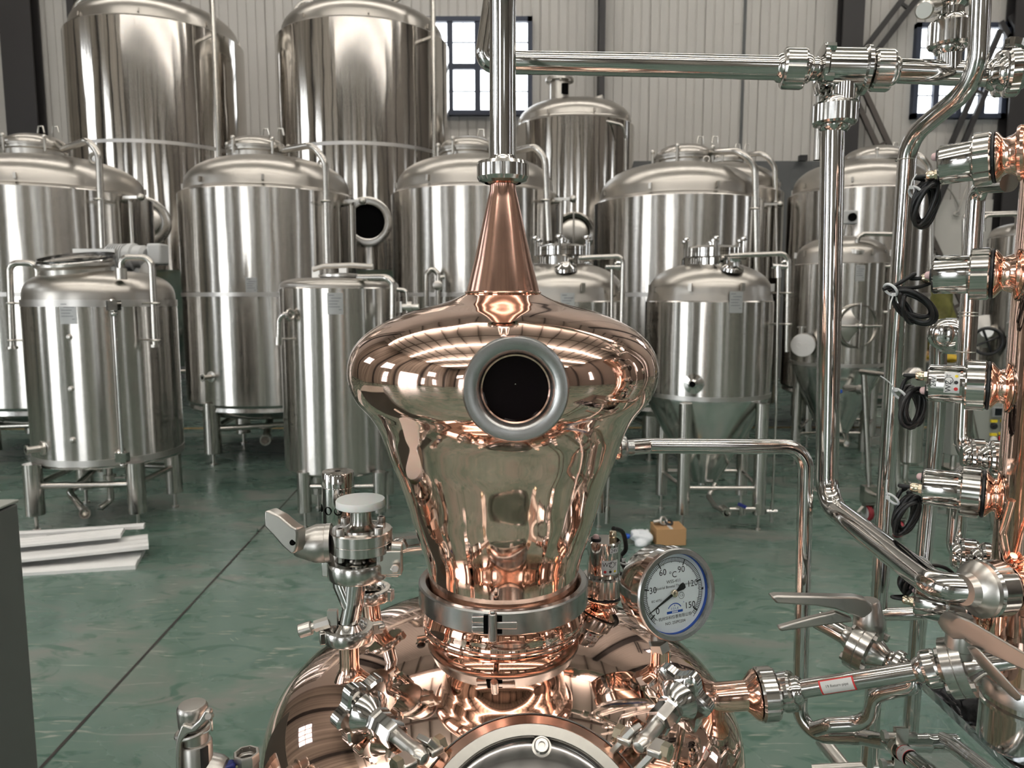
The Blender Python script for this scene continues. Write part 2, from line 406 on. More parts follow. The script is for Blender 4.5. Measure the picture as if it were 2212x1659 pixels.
# roof purlins and light strips, hung low so they also brighten the ceiling
tn = 14
for x in [XL + 1.36*i for i in range(1, 20)]:
    struct(MB().box((x, (WY+YF)/2, ZC-.10), (.06, WY-YF, .16)), 'trim_%d' % tn, 'purlin'); tn += 1
for y in (-13, -7.5, -2.6, 4.5, 10.5):
    struct(MB().box(((XL+XR)/2, y, ZC-.36), (XR-XL, .16, .34)), 'trim_%d' % tn, 'purlin'); tn += 1
for y in (-10.2, -4.9, .6, 9.3):
    m2 = MB(); x = XL + .8
    while x < XR - 1.5:
        m2.box((x+.62, y, ZC-.9), (1.24, .50, .06)); x += 1.36
    struct(m2, 'trim_%d' % tn, 'lamp'); tn += 1
for x, y in [(XL+.2, v) for v in (-13, -6.9, -.9, 3.6, 9.8)] + [(v, YF+.2) for v in (-10.9, -4.95, -1.9, 3.3, 6.4, 10.5)] + [(XR-.2, v) for v in (-10, -3.5, 3.8, 9.5)]:
    struct(MB().box((x, y, ZC/2), (.34, .34, ZC)), 'trim_%d' % tn, 'column'); tn += 1  # unseen wall columns, added for dark stripes in the tanks' reflections
W = bpy.data.worlds.new('hall_air'); S.world = W; W.use_nodes = True
W.node_tree.nodes['Background'].inputs[0].default_value = (.8, .86, .95, 1); W.node_tree.nodes['Background'].inputs[1].default_value = .4

# ---------------------------------------------------------------- tanks
def plate(t, x, Y, R, px, py, wpx, hpx):             # data plate stuck on the shell
    p = None; z = P(px, py, Y-R).z; d = ray(px, py)   # ray / cylinder hit
    a = d.x**2 + d.y**2; b = -2*(d.x*x + d.y*Y); c = x*x + Y*Y - R*R
    s = b*b - 4*a*c; k = (-b - math.sqrt(max(s, 0)))/(2*a); h = CAM + d*k
    ang = math.atan2(h.y-Y, h.x-x); w = sz(wpx, h)/R/2/max(.3, abs(math.cos(ang+PI/2-math.atan2(h.x, h.y)*0))); hh = sz(hpx, h)/2
    o = MB().patch((x, Y, 0), (0, 0, 1), (1, 0, 0), R+.002, ang-w, ang+w, h.z-hh, h.z+hh).build('data_plate', 'paper_plate', t)
    mk = MB()
    for i, (f0, f1) in enumerate(((-.8, -.1), (-.5, .8), (-.8, .5), (-.8, .3), (-.8, .6), (.45, .8))):
        z1 = h.z + hh*(.75 - i*.27); mk.patch((x, Y, 0), (0, 0, 1), (1, 0, 0), R+.004, ang+w*f0, ang+w*f1, z1, z1+hh*.07, 4)
    mk.build('printing', 'plateink', o)
M['paper_plate'] = mat('pale_data_plate', (.42, .425, .42), .4, .3); M['plateink'] = mat('grey_plate_print', (.22, .22, .23), .6)
def hit(x, Y, R, px, py):
    d = ray(px, py); a = d.x**2 + d.y**2; b = -2*(d.x*x + d.y*Y); c = x*x + Y*Y - R*R
    k = (-b - math.sqrt(max(b*b - 4*a*c, 0)))/(2*a); return CAM + d*k
def nozzle(t, x, Y, R, px, py, L=.07, r=.02, dx=0., name='nozzle'):
    h = hit(x, Y, R, px, py); n = V((h.x-x, h.y-Y, 0)).normalized()
    if dx: n = (n + V((dx, 0, 0))).normalized()
    m = MB().lathe(h-n*.01, n, [(r*2.4, 0), (r*2.2, .014), (r, .02), (r, .01+L-.012), (r*1.45, .01+L-.01), (r*1.45, .01+L), (r*.75, .01+L), (r*.75, .02+L*.4), (0, .02+L*.4)], 20, (True, False))
    return m.build(name, 'steel2', t)
def legs(t, feet, ztop, r, zb=None, rings=.11):
    tops = []
    for p in feet:
        p = V((p[0], p[1], 0)); l = MB().cyl(p+V((0, 0, .11)), p+V((0, 0, ztop)), r, 24).build('leg', 'leg', t)
        MB().cyl(p+V((0, 0, .0)), p+V((0, 0, .012)), r*.42, 16).cyl(p+V((0, 0, .012)), p+V((0, 0, .115)), r*.2, 12).build('levelling_foot', 'steel2', l); tops.append(p)
    if zb:
        for i in range(len(tops)):
            a, b = tops[i]+V((0, 0, zb)), tops[(i+1) % len(tops)]+V((0, 0, zb))
            MB().cyl(a, b, r*.36, 14).build('brace', 'leg', t)
def manway_top(t, c, r, h, lid='dome', tilt=(0, 0), bolts=5):
    c = V(c); d = V((tilt[0], tilt[1], 1)).normalized()
    o = MB().lathe(c-d*.05, d, [(r*.93, 0), (r*.93, h+.02), (r, h+.03), (r, h+.05), (r*.9, h+.05)], 40).build('manway_neck', 'steel2', t)
    e = c + d*h
    if lid == 'dome':
        MB().lathe(e, d, [(r*1.04, 0), (r*1.04, .022), (r*.98, .03)] + [(r*.98*math.cos(k*PI/20), .03+r*.40*math.sin(k*PI/20)) for k in range(1, 11)], 40).build('manway_lid', 'dome', t)
        for k in range(bolts):
            a = 2*PI*k/bolts+.5; _, u, w = frame(d); q = e + (u*math.cos(a)+w*math.sin(a))*r*1.08
            MB().cyl(q-d*.06, q+d*.07, .013, 8).ball(q+d*.075, .022, 10).build('lid_clamp', 'steel2', t)
    return o
def cip(t, pts, r, bend=.12, name='cleaning_pipe'):
    return MB().tube(pts, r, 14, bend).build(name, 'leg', t)

def tank(name, label, l, r, Y, sh, bot, dh, legr=.055, feet=None, zb=.25, group=None, cat='tank', shell='shell', inset=.93, cone=.0, conez=None, bands=(), ledge=.03, dn=2.4, nofoot=False, sm_edge=False):
    x, R = sil(l, r, Y)
    z1 = P(CX+x/Y*FPX, sh, Y-R).z
    z0 = P(CX+x/Y*FPX, bot, Y-R).z
    t = thing(name, label, cat, (x, Y, 0), group)
    pr = [(R-.004, z0), (R, z0+.004)]
    pr += [(R, z1-.008), (R-.008, z1)]
    MB().lathe((x, Y, 0), (0, 0, 1), pr, 96, (False, False)).build('shell', shell, t)
    for zz, hb in bands:
        zc = P(CX+x/Y*FPX, zz, Y-R).z; MB().lathe((x, Y, 0), (0, 0, 1), [(R-.01, zc-hb), (R+.0025, zc-hb), (R+.0025, zc+hb), (R-.01, zc+hb)], 96, (False, False)).build('weld_band', 'band', t)
    ri = R*inset
    dp = [(R-.008, z1), (ri+.004, z1+ledge), (ri, z1+ledge+.02)] if inset < 1 else [(R-.008, z1)]
    dp += superdome(ri if inset < 1 else R-.008, dh, z1+(ledge+.02 if inset < 1 else 0), dn)[1:]
    MB().lathe((x, Y, 0), (0, 0, 1), dp, 80, (False, False)).build('top_dome', 'dome', t)
    if inset < 1:
        for k in range(8):
            a = 2*PI*k/8+.25; c = V((x+math.cos(a)*(ri+.012), Y+math.sin(a)*(ri+.012), z1+ledge+.05))
            MB().box(c, (.022, .022, .05), Matrix.Rotation(a, 3, 'Z')).build('jacket_clip', 'dome', t)
    zc0 = conez if conez else max(.3, z0-.25*R)
    rb = .08
    cp = [(R-.004, z0), (R*.97, z0-.03*R)] if not cone else [(R-.004, z0), (R*.99, z0-.02)]
    if cone: cp += [(cone, zc0), (cone*.4, zc0-.02), (.04, zc0-.03), (0, zc0-.03)]
    else: cp += [(R*math.cos(k*PI/16), z0-.03*R-(z0-.03*R-zc0)*math.sin(k*PI/16)) for k in range(1, 8)] + [(0, zc0)]
    MB().lathe((x, Y, 0), (0, 0, 1), cp, 64, (False, False)).build('cone_bottom' if cone else 'dished_bottom', 'cone', t)
    if not nofoot:
        if feet is None:
            feet = [(x+R*.74*math.cos(a), Y+R*.74*math.sin(a)) for a in (math.radians(q) for q in (238, 328, 58, 148))]
        legs(t, feet, z0+.02 if not cone else z0-.02, legr, zb)
    return t, x, R, z0, z1

# big fermenters at the rear
for nm, l, r, sh, lab, dirk in (('a', 176, 552, 29, 'tall bright steel fermenter at the far left rear, black lane of manway half hidden behind a shorter tank', .5),
                                ('b', 617, 975, 33, 'tall bright steel fermenter at the rear with an open black manway, left of the window', 1.)):
    lab = 'tall bright steel fermenter at the rear, nearest the left dark column' if nm == 'a' else 'tall bright steel fermenter at the rear with open black manway, beside the window'
    t, x, R, z0, z1 = tank('fermentation_tank', lab, l, r, 10.8, sh, 583, .42, legr=.09, zb=.5, shell='mirror', cone=.16, conez=.55, bands=((303 if nm == 'a' else 308, .022),), inset=.94, group=None)
    zm = P(798, 480, 10.8-R).z; ax = V((-x*dirk, -10.8, 0)).normalized(); c = V((x, 10.8, zm)) + ax*(R-.05)
    MB().lathe(c, ax, [(.30, 0), (.30, .10), (.31, .13), (.31, .15), (.26, .16), (.215, .15)], 40, (True, False)).lathe(c, ax, [(.215, .15), (.205, .10)], 40, (False, False)).build('manway_ring', 'turned', t)
    if nm == 'b': MB().lathe(c, ax, [(.212, .1), (0, .1)], 32, (False, False)).build('manway_opening', 'dark', t)
    else: MB().lathe(c, ax, [(.21, .135)] + [(.21*math.cos(k*PI/16), .135+.05*math.sin(k*PI/16)) for k in range(1, 9)], 32, (True, False)).build('manway_door', 'steel2', t)
    for px in ((168, 465) if nm == 'a' else (640, 937)):
        yy = 10.8 - (R*.25 if px in (168, 640) else R*.75); p = P(px, 150, yy); sgn = -1 if px in (168, 640) else 1
        MB().tube([V((x+sgn*.3, 10.8-.25, z1+.42)), V((p.x, p.y, z1+.55)), V((p.x, p.y, 2.0))], .032, 12, .2).build('cleaning_pipe', 'leg', t)
        MB().bar(V((p.x, p.y, z1-.15)), V((p.x + (x-p.x)*.25, p.y+(10.8-p.y)*.3, z1-.15)), .03, .03).build('pipe_bracket', 'steel2', t)
    a = P(492 if nm == 'a' else 1000, 28, 10.8); e = V((x+R*.8, 10.8-.35, z1+.16)); MB().torus(e+V((0, 0, .05)), (0, 1, 0), .055, .018, 20, 8).build('lifting_eye', 'dome', t)
# third rear tank
t, x, R, z0, z1 = tank('bright_tank', 'rear bright tank with a tall top nozzle, just right of the still pipe', 1113, 1362, 11.6, 247, 583, .34, legr=.07, zb=.5, shell='mirror', cone=.14, conez=.6, inset=.95)
c = V((P(1207, 200, 11.6).x, 11.4, z1+.3)); MB().lathe(c, (0, 0, 1), [(.14, 0), (.14, .32), (.21, .33), (.21, .37), (.1, .37)], 28).build('top_nozzle', 'steel2', t)
MB().box(c+V((.07, -.125, .2)), (.1, .05, .15)).build('nozzle_window', 'dark', t)
for k in range(8): MB().cyl(c+V((.19*math.cos(k*PI/4), .19*math.sin(k*PI/4), .31)), c+V((.19*math.cos(k*PI/4), .19*math.sin(k*PI/4), .40)), .016, 6).build('flange_bolt', 'steel2', t)
MB().cyl(c+V((.36, -.1, .0)), c+V((.62, -.2, .05)), .05, 16).build('side_nozzle', 'dome', t)
zm = P(1228, 505, 11.6-R).z; ax = V((-.08, -1, 0)).normalized(); c = V((x, 11.6, zm)) + ax*(R-.05)
MB().lathe(c, ax, [(.30, 0), (.30, .12), (.27, .16), (.225, .14), (.215, .10)], 40, (True, False)).build('manway_ring', 'turned', t)
MB().lathe(c, ax, [(.21, .12)] + [(.21*math.cos(k*PI/16), .12+.05*math.sin(k*PI/16)) for k in range(1, 9)], 32).cyl(c+ax*.17+V((0, 0, -.17)), c+ax*.17+V((0, 0, .3)), .013, 8).build('manway_door', 'steel2', t)
q = 11.6 - R*.85
MB().tube([P(1255, 275, q), P(1268, 253, q), P(1345, 270, q-.05), P(1352, 300, q), P(1352, 520, q)], .022, 10, .1).build('rail_pipe', 'leg', t)
MB().tube([P(1266, 258, q), P(1266, 540, q)], .016, 10).build('cleaning_pipe', 'leg', t)

# second row of serving tanks
def lift_eye(t, p, s=1.):
    MB().box(p, (.03, .02, .09*s)).torus(p+V((0, 0, .07*s)), (0, 1, 0), .035*s, .013*s, 18, 8).build('lifting_eye', 'dome', t)
def serving(label, l, r, Y, sh, bot, lid, top_pipe, feet=None, band=True, bandy=636, pl=None, gauge=None, lidr=62, gr=None):
    t, x, R, z0, z1 = tank('serving_tank', label, l, r, Y, sh, bot, .32, legr=.075, feet=feet, zb=.33, bands=((bandy, .018),) if band else (), inset=.93, group=gr)
    lx, ly = lid; c = P(lx, ly, Y-.05); rr = sz(lidr, c)
    manway_top(t, (c.x, Y-.05, c.z-.12), rr, .13)
    for i in (0, 1):
        e = V((c.x+rr*(.35+.5*i), Y-.05-.1, c.z+.14)); MB().tube([e, e+V((.01, 0, .06)), e+V((.05, 0, .06)), e+V((.06, 0, 0))], .008, 8).build('lid_handle', 'steel2', t)
    if top_pipe:
        a, b, d, e = top_pipe; yq = Y-R*.72
        MB().tube([V((c.x+rr*.9, Y-.12, c.z+.05)), P(*a, Y-.3), P(*b, yq), P(*d, yq), P(*e, yq)], .030, 16, .16).build('cleaning_pipe', 'leg', t)
        q = P(d[0], sh+35, yq); MB().bar(q, q+V((-.02, .3, 0)), .025, .025).torus(q, (0, 0, 1), .036, .009, 20, 8).build('pipe_bracket', 'steel2', t)
    if gauge:
        gx, gy0, gy1 = gauge; h = hit(x, Y, R, gx, gy0); n = V((h.x-x, h.y-Y, 0)).normalized(); o = h + n*.07
        b = V((o.x, o.y, P(gx, gy1, o.y).z)); g = MB().cyl(o, b, .02, 12).build('level_tube', 'steel2', t)
        MB().cyl(h, o+n*.02, .022, 12).bar(o+V((-.06, 0, .02)), o+V((.1, -.02, .02)), .03, .025).ball(o+V((.11, -.02, .02)), .035, 12).build('gauge_valve', 'steel2', g)
    if pl: plate(t, x, Y, R, *pl)
    return t, x, R, z0, z1
L1, L2 = F(462, 1004), F(527, 957)
t, x, R, z0, z1 = serving('brushed serving tank at the left frame edge behind the mash tun', -117, 347, 7.3, 396, 884, (77, 325), ((135, 322), (190, 303), (213, 330), (222, 536)), gauge=(268, 432, 620), pl=(152, 612, 26, 36))
lift_eye(t, V((x+.62, 7.3-.3, z1+.22)), 1.3)
t, x, R, z0, z1 = serving('brushed serving tank standing clear, second from the left in its row', 397, 775, 7.3, 400, 879, (555, 330), ((610, 325), (676, 313), (703, 350), (708, 572)),
     feet=[(L1.x, L1.y), (2*-2.36-L2.x, 14.6-L2.y), (2*-2.36-L1.x, 14.6-L1.y), (L2.x, L2.y)], pl=(543, 617, 24, 34), gauge=(744, 440, 570))
lift_eye(t, V((x+.60, 7.3-.3, z1+.2)))
nozzle(t, x, 7.3, R, 456, 814, .10, .022, name='sample_nozzle')
q = V((P(600, 905, 7.0).x, 6.95, .55)); MB().tube([(x, 7.3, z0-.2), (x, 7.3, .50), (x+.02, 7.1, .44), P(573, 950, 6.75)], .035, 14, .1).hollow(P(577, 946, 6.85), P(573, 951, 6.72), .05, .012).build('outlet_pipe', 'leg', t)
t, x, R, z0, z1 = serving('brushed serving tank directly behind the copper cone', 850, 1205, 7.3, 398, 879, (1012, 332), ((1100, 330), (1158, 316), (1178, 345), (1186, 520)), gauge=(1196, 436, 560))
lift_eye(t, V((x-.30, 7.3-.6, z1+.02)), .6)
g = P(935, 600, 6.45)
MB().tube([P(921, 662, 6.43), P(921, 592, 6.43), P(934, 578, 6.43), P(947, 592, 6.43), P(947, 662, 6.43)], .022, 12, .05).build('swan_neck_pipe', 'leg', t)
MB().lathe(P(946, 617, 6.40), (0, -1, 0), [(.04, 0), (.042, .03), (.036, .034), (0, .034)], 24).cyl(P(944, 600, 6.43), P(960, 598, 6.43), .018, 10).build('pressure_gauge', 'steel2', t)
t, x, R, z0, z1 = serving('brushed serving tank directly behind the small conical fermenter', 1280, 1640, 7.3, 416, 879, (1478, 347), ((1535, 328), (1600, 326), (1631, 360), (1636, 660)))
lift_eye(t, V((x+.18, 7.3-.35, z1+.30)), .8)
t, x, R, z0, z1 = serving('serving tank half hidden behind its twin, grey wall behind it', 1400, 1682, 9.3, 402, 879, (1568, 352), ((1600, 336), (1650, 330), (1674, 360), (1678, 600)), gauge=(1652, 447, 620), lidr=40)
t, x, R, z0, z1 = serving('serving tank at the rear right behind the tall vapour pipe', 1688, 2004, 8.5, 400, 850, (1893, 352), ((1960, 335), (1985, 332), (2008, 360), (2010, 600)), lidr=68)
b = P(1832, 470, 7.4); cb = thing('sensor_box', 'small pale sensor box on a thin bent stem above the rear conical fermenter', 'box', b)
MB().box(b, (.16, .08, .13)).build('housing', 'motor', cb, bev=.01)
MB().cyl(b+V((.02, -.035, 0)), b+V((.02, -.06, 0)), .04, 20).build('round_lens', 'dark', cb)
MB().tube([b+V((-.03, 0, -.05)), b+V((-.05, 0, -.18)), b+V((-.10, .0, -.26)), b+V((-.10, .25, -.30))], .02, 10).build('stem', 'steel2', cb)

# front row -------------------------------------------------------------------
fe = [F(80, 1147), F(300, 1142), F(379, 1095), F(187, 1086)]
x, R = sil(48, 387, 5.1)
t, x, R, z0, z1 = tank('mash_tun', 'small steel mash tun at the left with a geared motor on top', 48, 387, 5.1, 648, 1012, .20, legr=.057, feet=[(p.x, p.y) for p in fe], zb=.30, inset=1., bands=((655, .022), (1003, .02)), conez=.42, dn=2.9)
c = P(166, 590, 4.95); rr = sz(72, c)
MB().lathe(c-V((0, 0, .06)), (-.03, -.10, 1), [(rr*.93, -.04), (rr*.93, .09), (rr*1.08, .11), (rr*1.08, .125), (rr*1.02, .125)], 48, (False, False)).build('manway_neck', 'steel2', t)
e = c+V((0, 0, .065)); dd = V((-.05, -.16, 1)).normalized()
MB().lathe(e, dd, [(rr*1.02, 0), (rr*.98, .012)] + [(rr*.98*math.cos(k*PI/20), .012+rr*.16*math.sin(k*PI/20)) for k in range(1, 11)], 48).build('glass_manway_lid', 'steel', t)
MB().torus(e+dd*.012, dd, rr*1.03, .010, 60, 10).build('lid_band', 'steel', t)
e2 = e + V((.0, .16, .02)); MB().lathe(e+V((0, .012, .030)), (-.03, -.20, 1), [(rr*1.03, -.014), (rr*1.06, -.014), (rr*1.06, .014), (rr*1.03, .014), (rr*1.03, -.014)], 48, (False, False)).build('lid_hoop', 'darkband', t)
mo = P(285, 556, 5.45); mt = MB().lathe(mo, (1, -.1, 0), [(.06, -.2), (.085, -.17), (.085, -.02), (.10, -.01), (.10, .03), (.085, .04), (.085, .10), (.06, .12), (0, .12)], 28).build('gear_motor', 'motor', t)
for k in range(7): MB().lathe(mo, (1, -.1, 0), [(.085, -.15+k*.018), (.098, -.15+k*.018), (.098, -.144+k*.018), (.085, -.144+k*.018)], 28, (False, False)).build('cooling_fin', 'motor', mt)
MB().box(mo+V((.2, -.02, .02)), (.10, .14, .15)).build('terminal_box', 'motor', mt, bev=.015)
MB().box(mo+V((-.22, -.04, .03)), (.3, .12, .05)).box(mo+V((-.22, -.04, -.02)), (.22, .10, .05)).build('motor_bracket', 'steel2', mt)
MB().cyl(mo+V((-.1, 0, -.12)), mo+V((-.1, 0, .02)), .06, 20).cyl(mo+V((.06, 0, -.12)), mo+V((.06, 0, 0)), .045, 20).build('gearbox', 'motor', mt)
lp = P(314, 580, 5.2); MB().poly([lp+V((-.05, 0, -.06)), lp+V((.05, 0, -.06)), lp+V((.04, 0, .01)), lp+V((0, 0, .045)), lp+V((-.03, 0, .02))], (0, .02, 0)).build('lifting_lug', 'dome', t)
for side in (0, 1):
    y1 = 4.78 if side else 5.0
    pp = [(82, 612), (82, 568), (20, 568), (27, 752)] if not side else [(262, 590), (262, 556), (327, 556), (336, 748)]
    p4 = [P(*q, y1) for q in pp]
    if not side: p4[0] = V((p4[0].x, 5.0, p4[0].z))
    pe = MB().tube(p4, .021, 14, .06).cyl(p4[3]+V((0, 0, -.005)), p4[3]+V((0, 0, .012)), .034, 18).build('vent_pipe', 'leg', t)
    for py in (655, 735):
        q = P(pp[3][0]-(0 if side else 2), py, y1); u = V((x-q.x, 5.1-q.y, 0)).normalized()
        MB().cyl(q, q+u*.16, .007, 8).torus(q, (0, 0, 1), .026, .007, 18, 8).build('pipe_bracket', 'steel2', pe)
    MB().cyl(p4[0]+V((0, 0, -.04)), p4[0]+V((0, 0, .03)), .033, 16).build('tri_clamp', 'steel2', pe)
h = hit(x, 5.1, R, 243, 660); n = V((h.x-x, h.y-5.1, 0)).normalized(); h2 = hit(x, 5.1, R, 262, 985)
g = MB().cyl(h+n*.05, h2+n*.05, .010, 12).build('sight_tube', 'steel', t)
for q in (h, h2): MB().cyl(q-n*.01, q+n*.07, .018, 14).box(q+n*.05, (.07, .05, .06)).ball(q+n*.05+V((0, 0, -.05)), .02, 10).torus(q+n*.02, n, .03, .012, 20, 8).build('gauge_valve', 'steel', g)
for py in (728, 840, 950): 
    q = hit(x, 5.1, R, 150+(py-728)*.035, py); n = V((q.x-x, q.y-5.1, 0)).normalized(); MB().lathe(q-n*.004, n, [(.02, 0), (.016, .012), (.010, .02), (0, .022)], 16).build('rivet_boss', 'steel2', t)
nozzle(t, x, 5.1, R, 90, 968, .09, .021, -.3, name='outlet_nozzle')
plate(t, x, 5.1, R, 147, 676, 34, 48)
b0 = V((x-.06, 5.05, z0-.12)); MB().tube([b0, V((b0.x, 5.05, .35)), V((x-.10, 4.75, .24)), P(184, 1108, 4.55)], .022, 14, .08).hollow(P(184, 1106, 4.62), P(183, 1110, 4.53), .033, .009).build('drain_pipe', 'leg', t)
v0 = P(238, 1050, 5.0); MB().cyl(v0, v0+V((0, 0, .16)), .02, 14).cyl(v0+V((0, 0, .05)), v0+V((0, 0, .08)), .04, 16).bar(v0+V((0, 0, .06)), v0+V((.11, 0, .06)), .02, .012).tube([v0, v0+V((0, 0, -.1)), v0+V((-.05, -.05, -.14))], .02, 12, .03).build('drain_valve', 'steel2', t)

t, x, R, z0, z1 = tank('hot_liquor_tank', 'slim brushed steel tank with a flat lever lid, left of the copper bulb', 606, 866, 5.1, 620, 1029, .07, legr=.045, zb=.28, inset=1., conez=.46, dn=3.2,
     feet=[(F(660, 1140).x, F(660, 1140).y), (F(822, 1140).x, F(822, 1140).y), (F(838, 1098).x, F(838, 1098).y), (F(688, 1098).x, F(688, 1098).y)])
c = P(742, 607, 5.0); rr = sz(56, c); MB().lathe(c-V((0, 0, .06)), (0, 0, 1), [(rr*.9, 0), (rr*.9, .08), (rr*1.02, .085), (rr*1.02, .10), (0, .115)], 40).build('manway_lid', 'steel2', t)
MB().tube([P(676, 583, 4.9), P(700, 575, 4.9), P(760, 573, 4.9), P(806, 576, 4.9)], .017, 12).box(P(742, 580, 4.92), (.05, .05, .06)).box(P(684, 588, 4.92), (.05, .05, .07)).build('lid_lever', 'dome', t)
c2 = P(800, 596, 4.75); MB().tube([P(775, 600, 4.8), P(836, 600, 4.68), P(849, 612, 4.68), P(849, 690, 4.68)], .023, 14, .05).build('vent_pipe', 'leg', t)
MB().tube([P(855, 625, 5.0), P(877, 627, 5.0), P(879, 640, 5.0), P(880, 690, 5.0)], .014, 10, .04).build('side_pipe', 'leg', t)
MB().cyl(P(852, 663, 4.75), P(905, 664, 4.75), .022, 14).cyl(P(880, 663, 4.75), P(890, 663, 4.75), .035, 14).box(P(862, 663, 4.75), (.04, .05, .07)).build('side_valve', 'steel2', t)
h = hit(x, 5.1, R, 632, 680)
MB().tube([h, P(618, 675, 4.72), P(603, 688, 4.74), P(602, 735, 4.74)], .017, 12, .05).cyl(P(602, 728, 4.74), P(602, 745, 4.74), .024, 14).torus(P(627, 680, 4.74), (1, -.6, 0), .03, .012, 20, 8).build('sample_pipe', 'leg', t)
MB().cyl(P(608, 732, 4.74), P(640, 732, 4.85), .006, 8).build('pipe_bracket', 'steel2', t)
plate(t, x, 5.1, R, 724, 656, 33, 46)

def conical(label, l, r, Y, sh, bot, cone, conepy, lidp, plp, pipes, feet, knobs=True, manway=None, shp=.85):
    t, x, R, z0, z1 = tank('conical_fermenter', label, l, r, Y, sh, bot, .20*sil(l, r, Y)[1]/.42, legr=.042, inset=.955, cone=cone, conez=P(CX+x_of(l, r, Y)/Y*FPX, conepy, Y-.05).z, zb=.28, feet=feet, ledge=.035, bands=((bot-4, .014),), dn=2.2)
    return t, x, R, z0, z1
def x_of(l, r, Y): return sil(l, r, Y)[0]
def knob_lid(t, c, r, h, n=6, rk=.026):
    MB().lathe(c-V((0, 0, .04)), (0, 0, 1), [(r*.9, 0), (r*.9, h-.01), (r*1.05, h), (r*1.05, h+.03)], 40).build('manway_neck', 'steel', t)
    MB().lathe(c, (0, 0, 1), [(r*1.05, h-.008), (r*1.05, h+.014), (r*.85, h+.03), (r*.3, h+.04), (r*.3, h+.05), (0, h+.05)], 40).build('manway_lid', 'steel', t)
    MB().cyl(c+V((0, 0, h+.04)), c+V((0, 0, h+.09)), .014, 12).cyl(c+V((0, 0, h+.06)), c+V((0, 0, h+.075)), .026, 16).build('lid_ferrule', 'steel', t)
    for k in range(n):
        a = 2*PI*k/n + .35; q = c + V((math.cos(a)*r*1.16, math.sin(a)*r*1.16, 0))
        b = MB().cyl(q+V((0, 0, h-.10)), q+V((0, 0, h+.07)), .008, 8).box(q+V((0, 0, h-.07)), (.03, .03, .05)).build('swing_bolt', 'steel', t)
        MB().lathe(q+V((0, 0, h+.055)), (0, 0, 1), [(.008, 0), (rk, .012), (rk, .022), (rk*.6, .030), (0, .032)], 14).build('wing_nut', 'steel', b)
ff = [F(1474, 1145), F(1637, 1145), F(1600, 1100), F(1428, 1100)]
t, x, R, z0, z1 = conical('small conical fermenter with knobbed lid, nearest tank right of the copper bulb', 1392, 1670, 5.05, 650, 868, .10, 1040, None, None, None, [(p.x, p.y) for p in ff])
c = P(1540, 572, 5.0); knob_lid(t, V((c.x, 5.0, c.z)), sz(58, c), .09)
c = P(1582, 573, 4.75); MB().lathe(c-V((0, 0, .03)), (.05, -.3, 1), [(.075, 0), (.07, .02), (.04, .035), (.03, .06), (.045, .065), (.045, .08), (0, .085)], 24).build('sight_glass', 'steel', t)
MB().tube([P(1575, 553, 4.72), P(1610, 551, 4.72), P(1692, 548, 4.72), P(1703, 560, 4.72), P(1700, 760, 4.72)], .017, 14, .06).build('gas_pipe', 'leg', t)
MB().cyl(P(1668, 575, 4.72), P(1703, 577, 4.72), .016, 12).torus(P(1694, 572, 4.72), (0, 1, 0), .02, .01, 16, 8).cyl(P(1680, 574, 4.72), P(1681, 600, 4.72), .02, 14).build('gas_valve', 'steel', t)
MB().tube([P(1681, 595, 4.72), P(1677, 880, 4.72), P(1668, 1090, 4.72)], .008, 10).build('drop_line', 'leg', t)
MB().cyl(P(1668, 1088, 4.72), P(1667, 1128, 4.72), .013, 10).cyl(P(1655, 1105, 4.72), P(1678, 1105, 4.72), .016, 10).build('drop_valve', 'steel', t)
for py in (633, 700): MB().cyl(P(1704, py, 4.72), P(1670, py, 4.9), .006, 8).torus(P(1701, py, 4.72), (0, 0, 1), .022, .006, 16, 8).build('pipe_bracket', 'steel2', t)
h = hit(x, 5.05, R, 1498, 829); n = V((h.x-x, h.y-5.05, 0)).normalized()
MB().lathe(h-n*.01, n, [(.066, 0), (.064, .014), (.03, .022), (.03, .04), (.020, .045), (.018, .02)], 32, (True, False)).build('side_port', 'steel', t)
MB().lathe(h, n, [(.019, .03), (0, .03)], 16, (False, False)).build('port_hole', 'dark', t)
plate(t, x, 5.05, R, 1590, 653, 30, 46)
a = P(1545, 1045, 4.95)
MB().tube([a, P(1530, 1072, 4.9), P(1545, 1095, 4.72), P(1572, 1106, 4.55)], .018, 12, .04).hollow(P(1560, 1099, 4.62), P(1571, 1108, 4.54), .030, .008).cyl(P(1575, 1100, 4.68), P(1640, 1099, 4.68), .016, 12).cyl(P(1600, 1090, 4.68), P(1603, 1112, 4.68), .024, 12).cyl(P(1635, 1086, 4.68), P(1638, 1112, 4.68), .022, 12).build('drain_pipe', 'leg', t)
MB().bar(P(1594, 1088, 4.66), P(1612, 1096, 4.64), .014, .02).build('blue_valve_grip', 'navy', t)
ff = [F(1110, 1145), F(1293, 1140), F(1300, 1098), F(1150, 1098)]
t, x, R, z0, z1 = conical('small conical fermenter half hidden behind the copper cone', 1078, 1350, 5.05, 650, 868, .10, 1040, None, None, None, [(p.x, p.y) for p in ff])
c = P(1215, 572, 5.0); knob_lid(t, V((c.x, 5.0, c.z)), sz(54, c), .10)
c = P(1222, 573, 4.75); MB().lathe(c-V((0, 0, .03)), (-.05, -.3, 1), [(.075, 0), (.07, .02), (.04, .035), (.03, .05), (0, .055)], 24).build('sight_glass', 'steel', t)
MB().tube([P(1250, 558, 4.72), P(1280, 556, 4.72), P(1338, 554, 4.72), P(1346, 566, 4.72), P(1343, 700, 4.72)], .017, 14, .06).build('gas_pipe', 'leg', t)
MB().cyl(P(1308, 577, 4.72), P(1340, 577, 4.72), .016, 12).torus(P(1335, 574, 4.72), (0, 1, 0), .02, .01, 16, 8).build('gas_valve', 'steel', t)
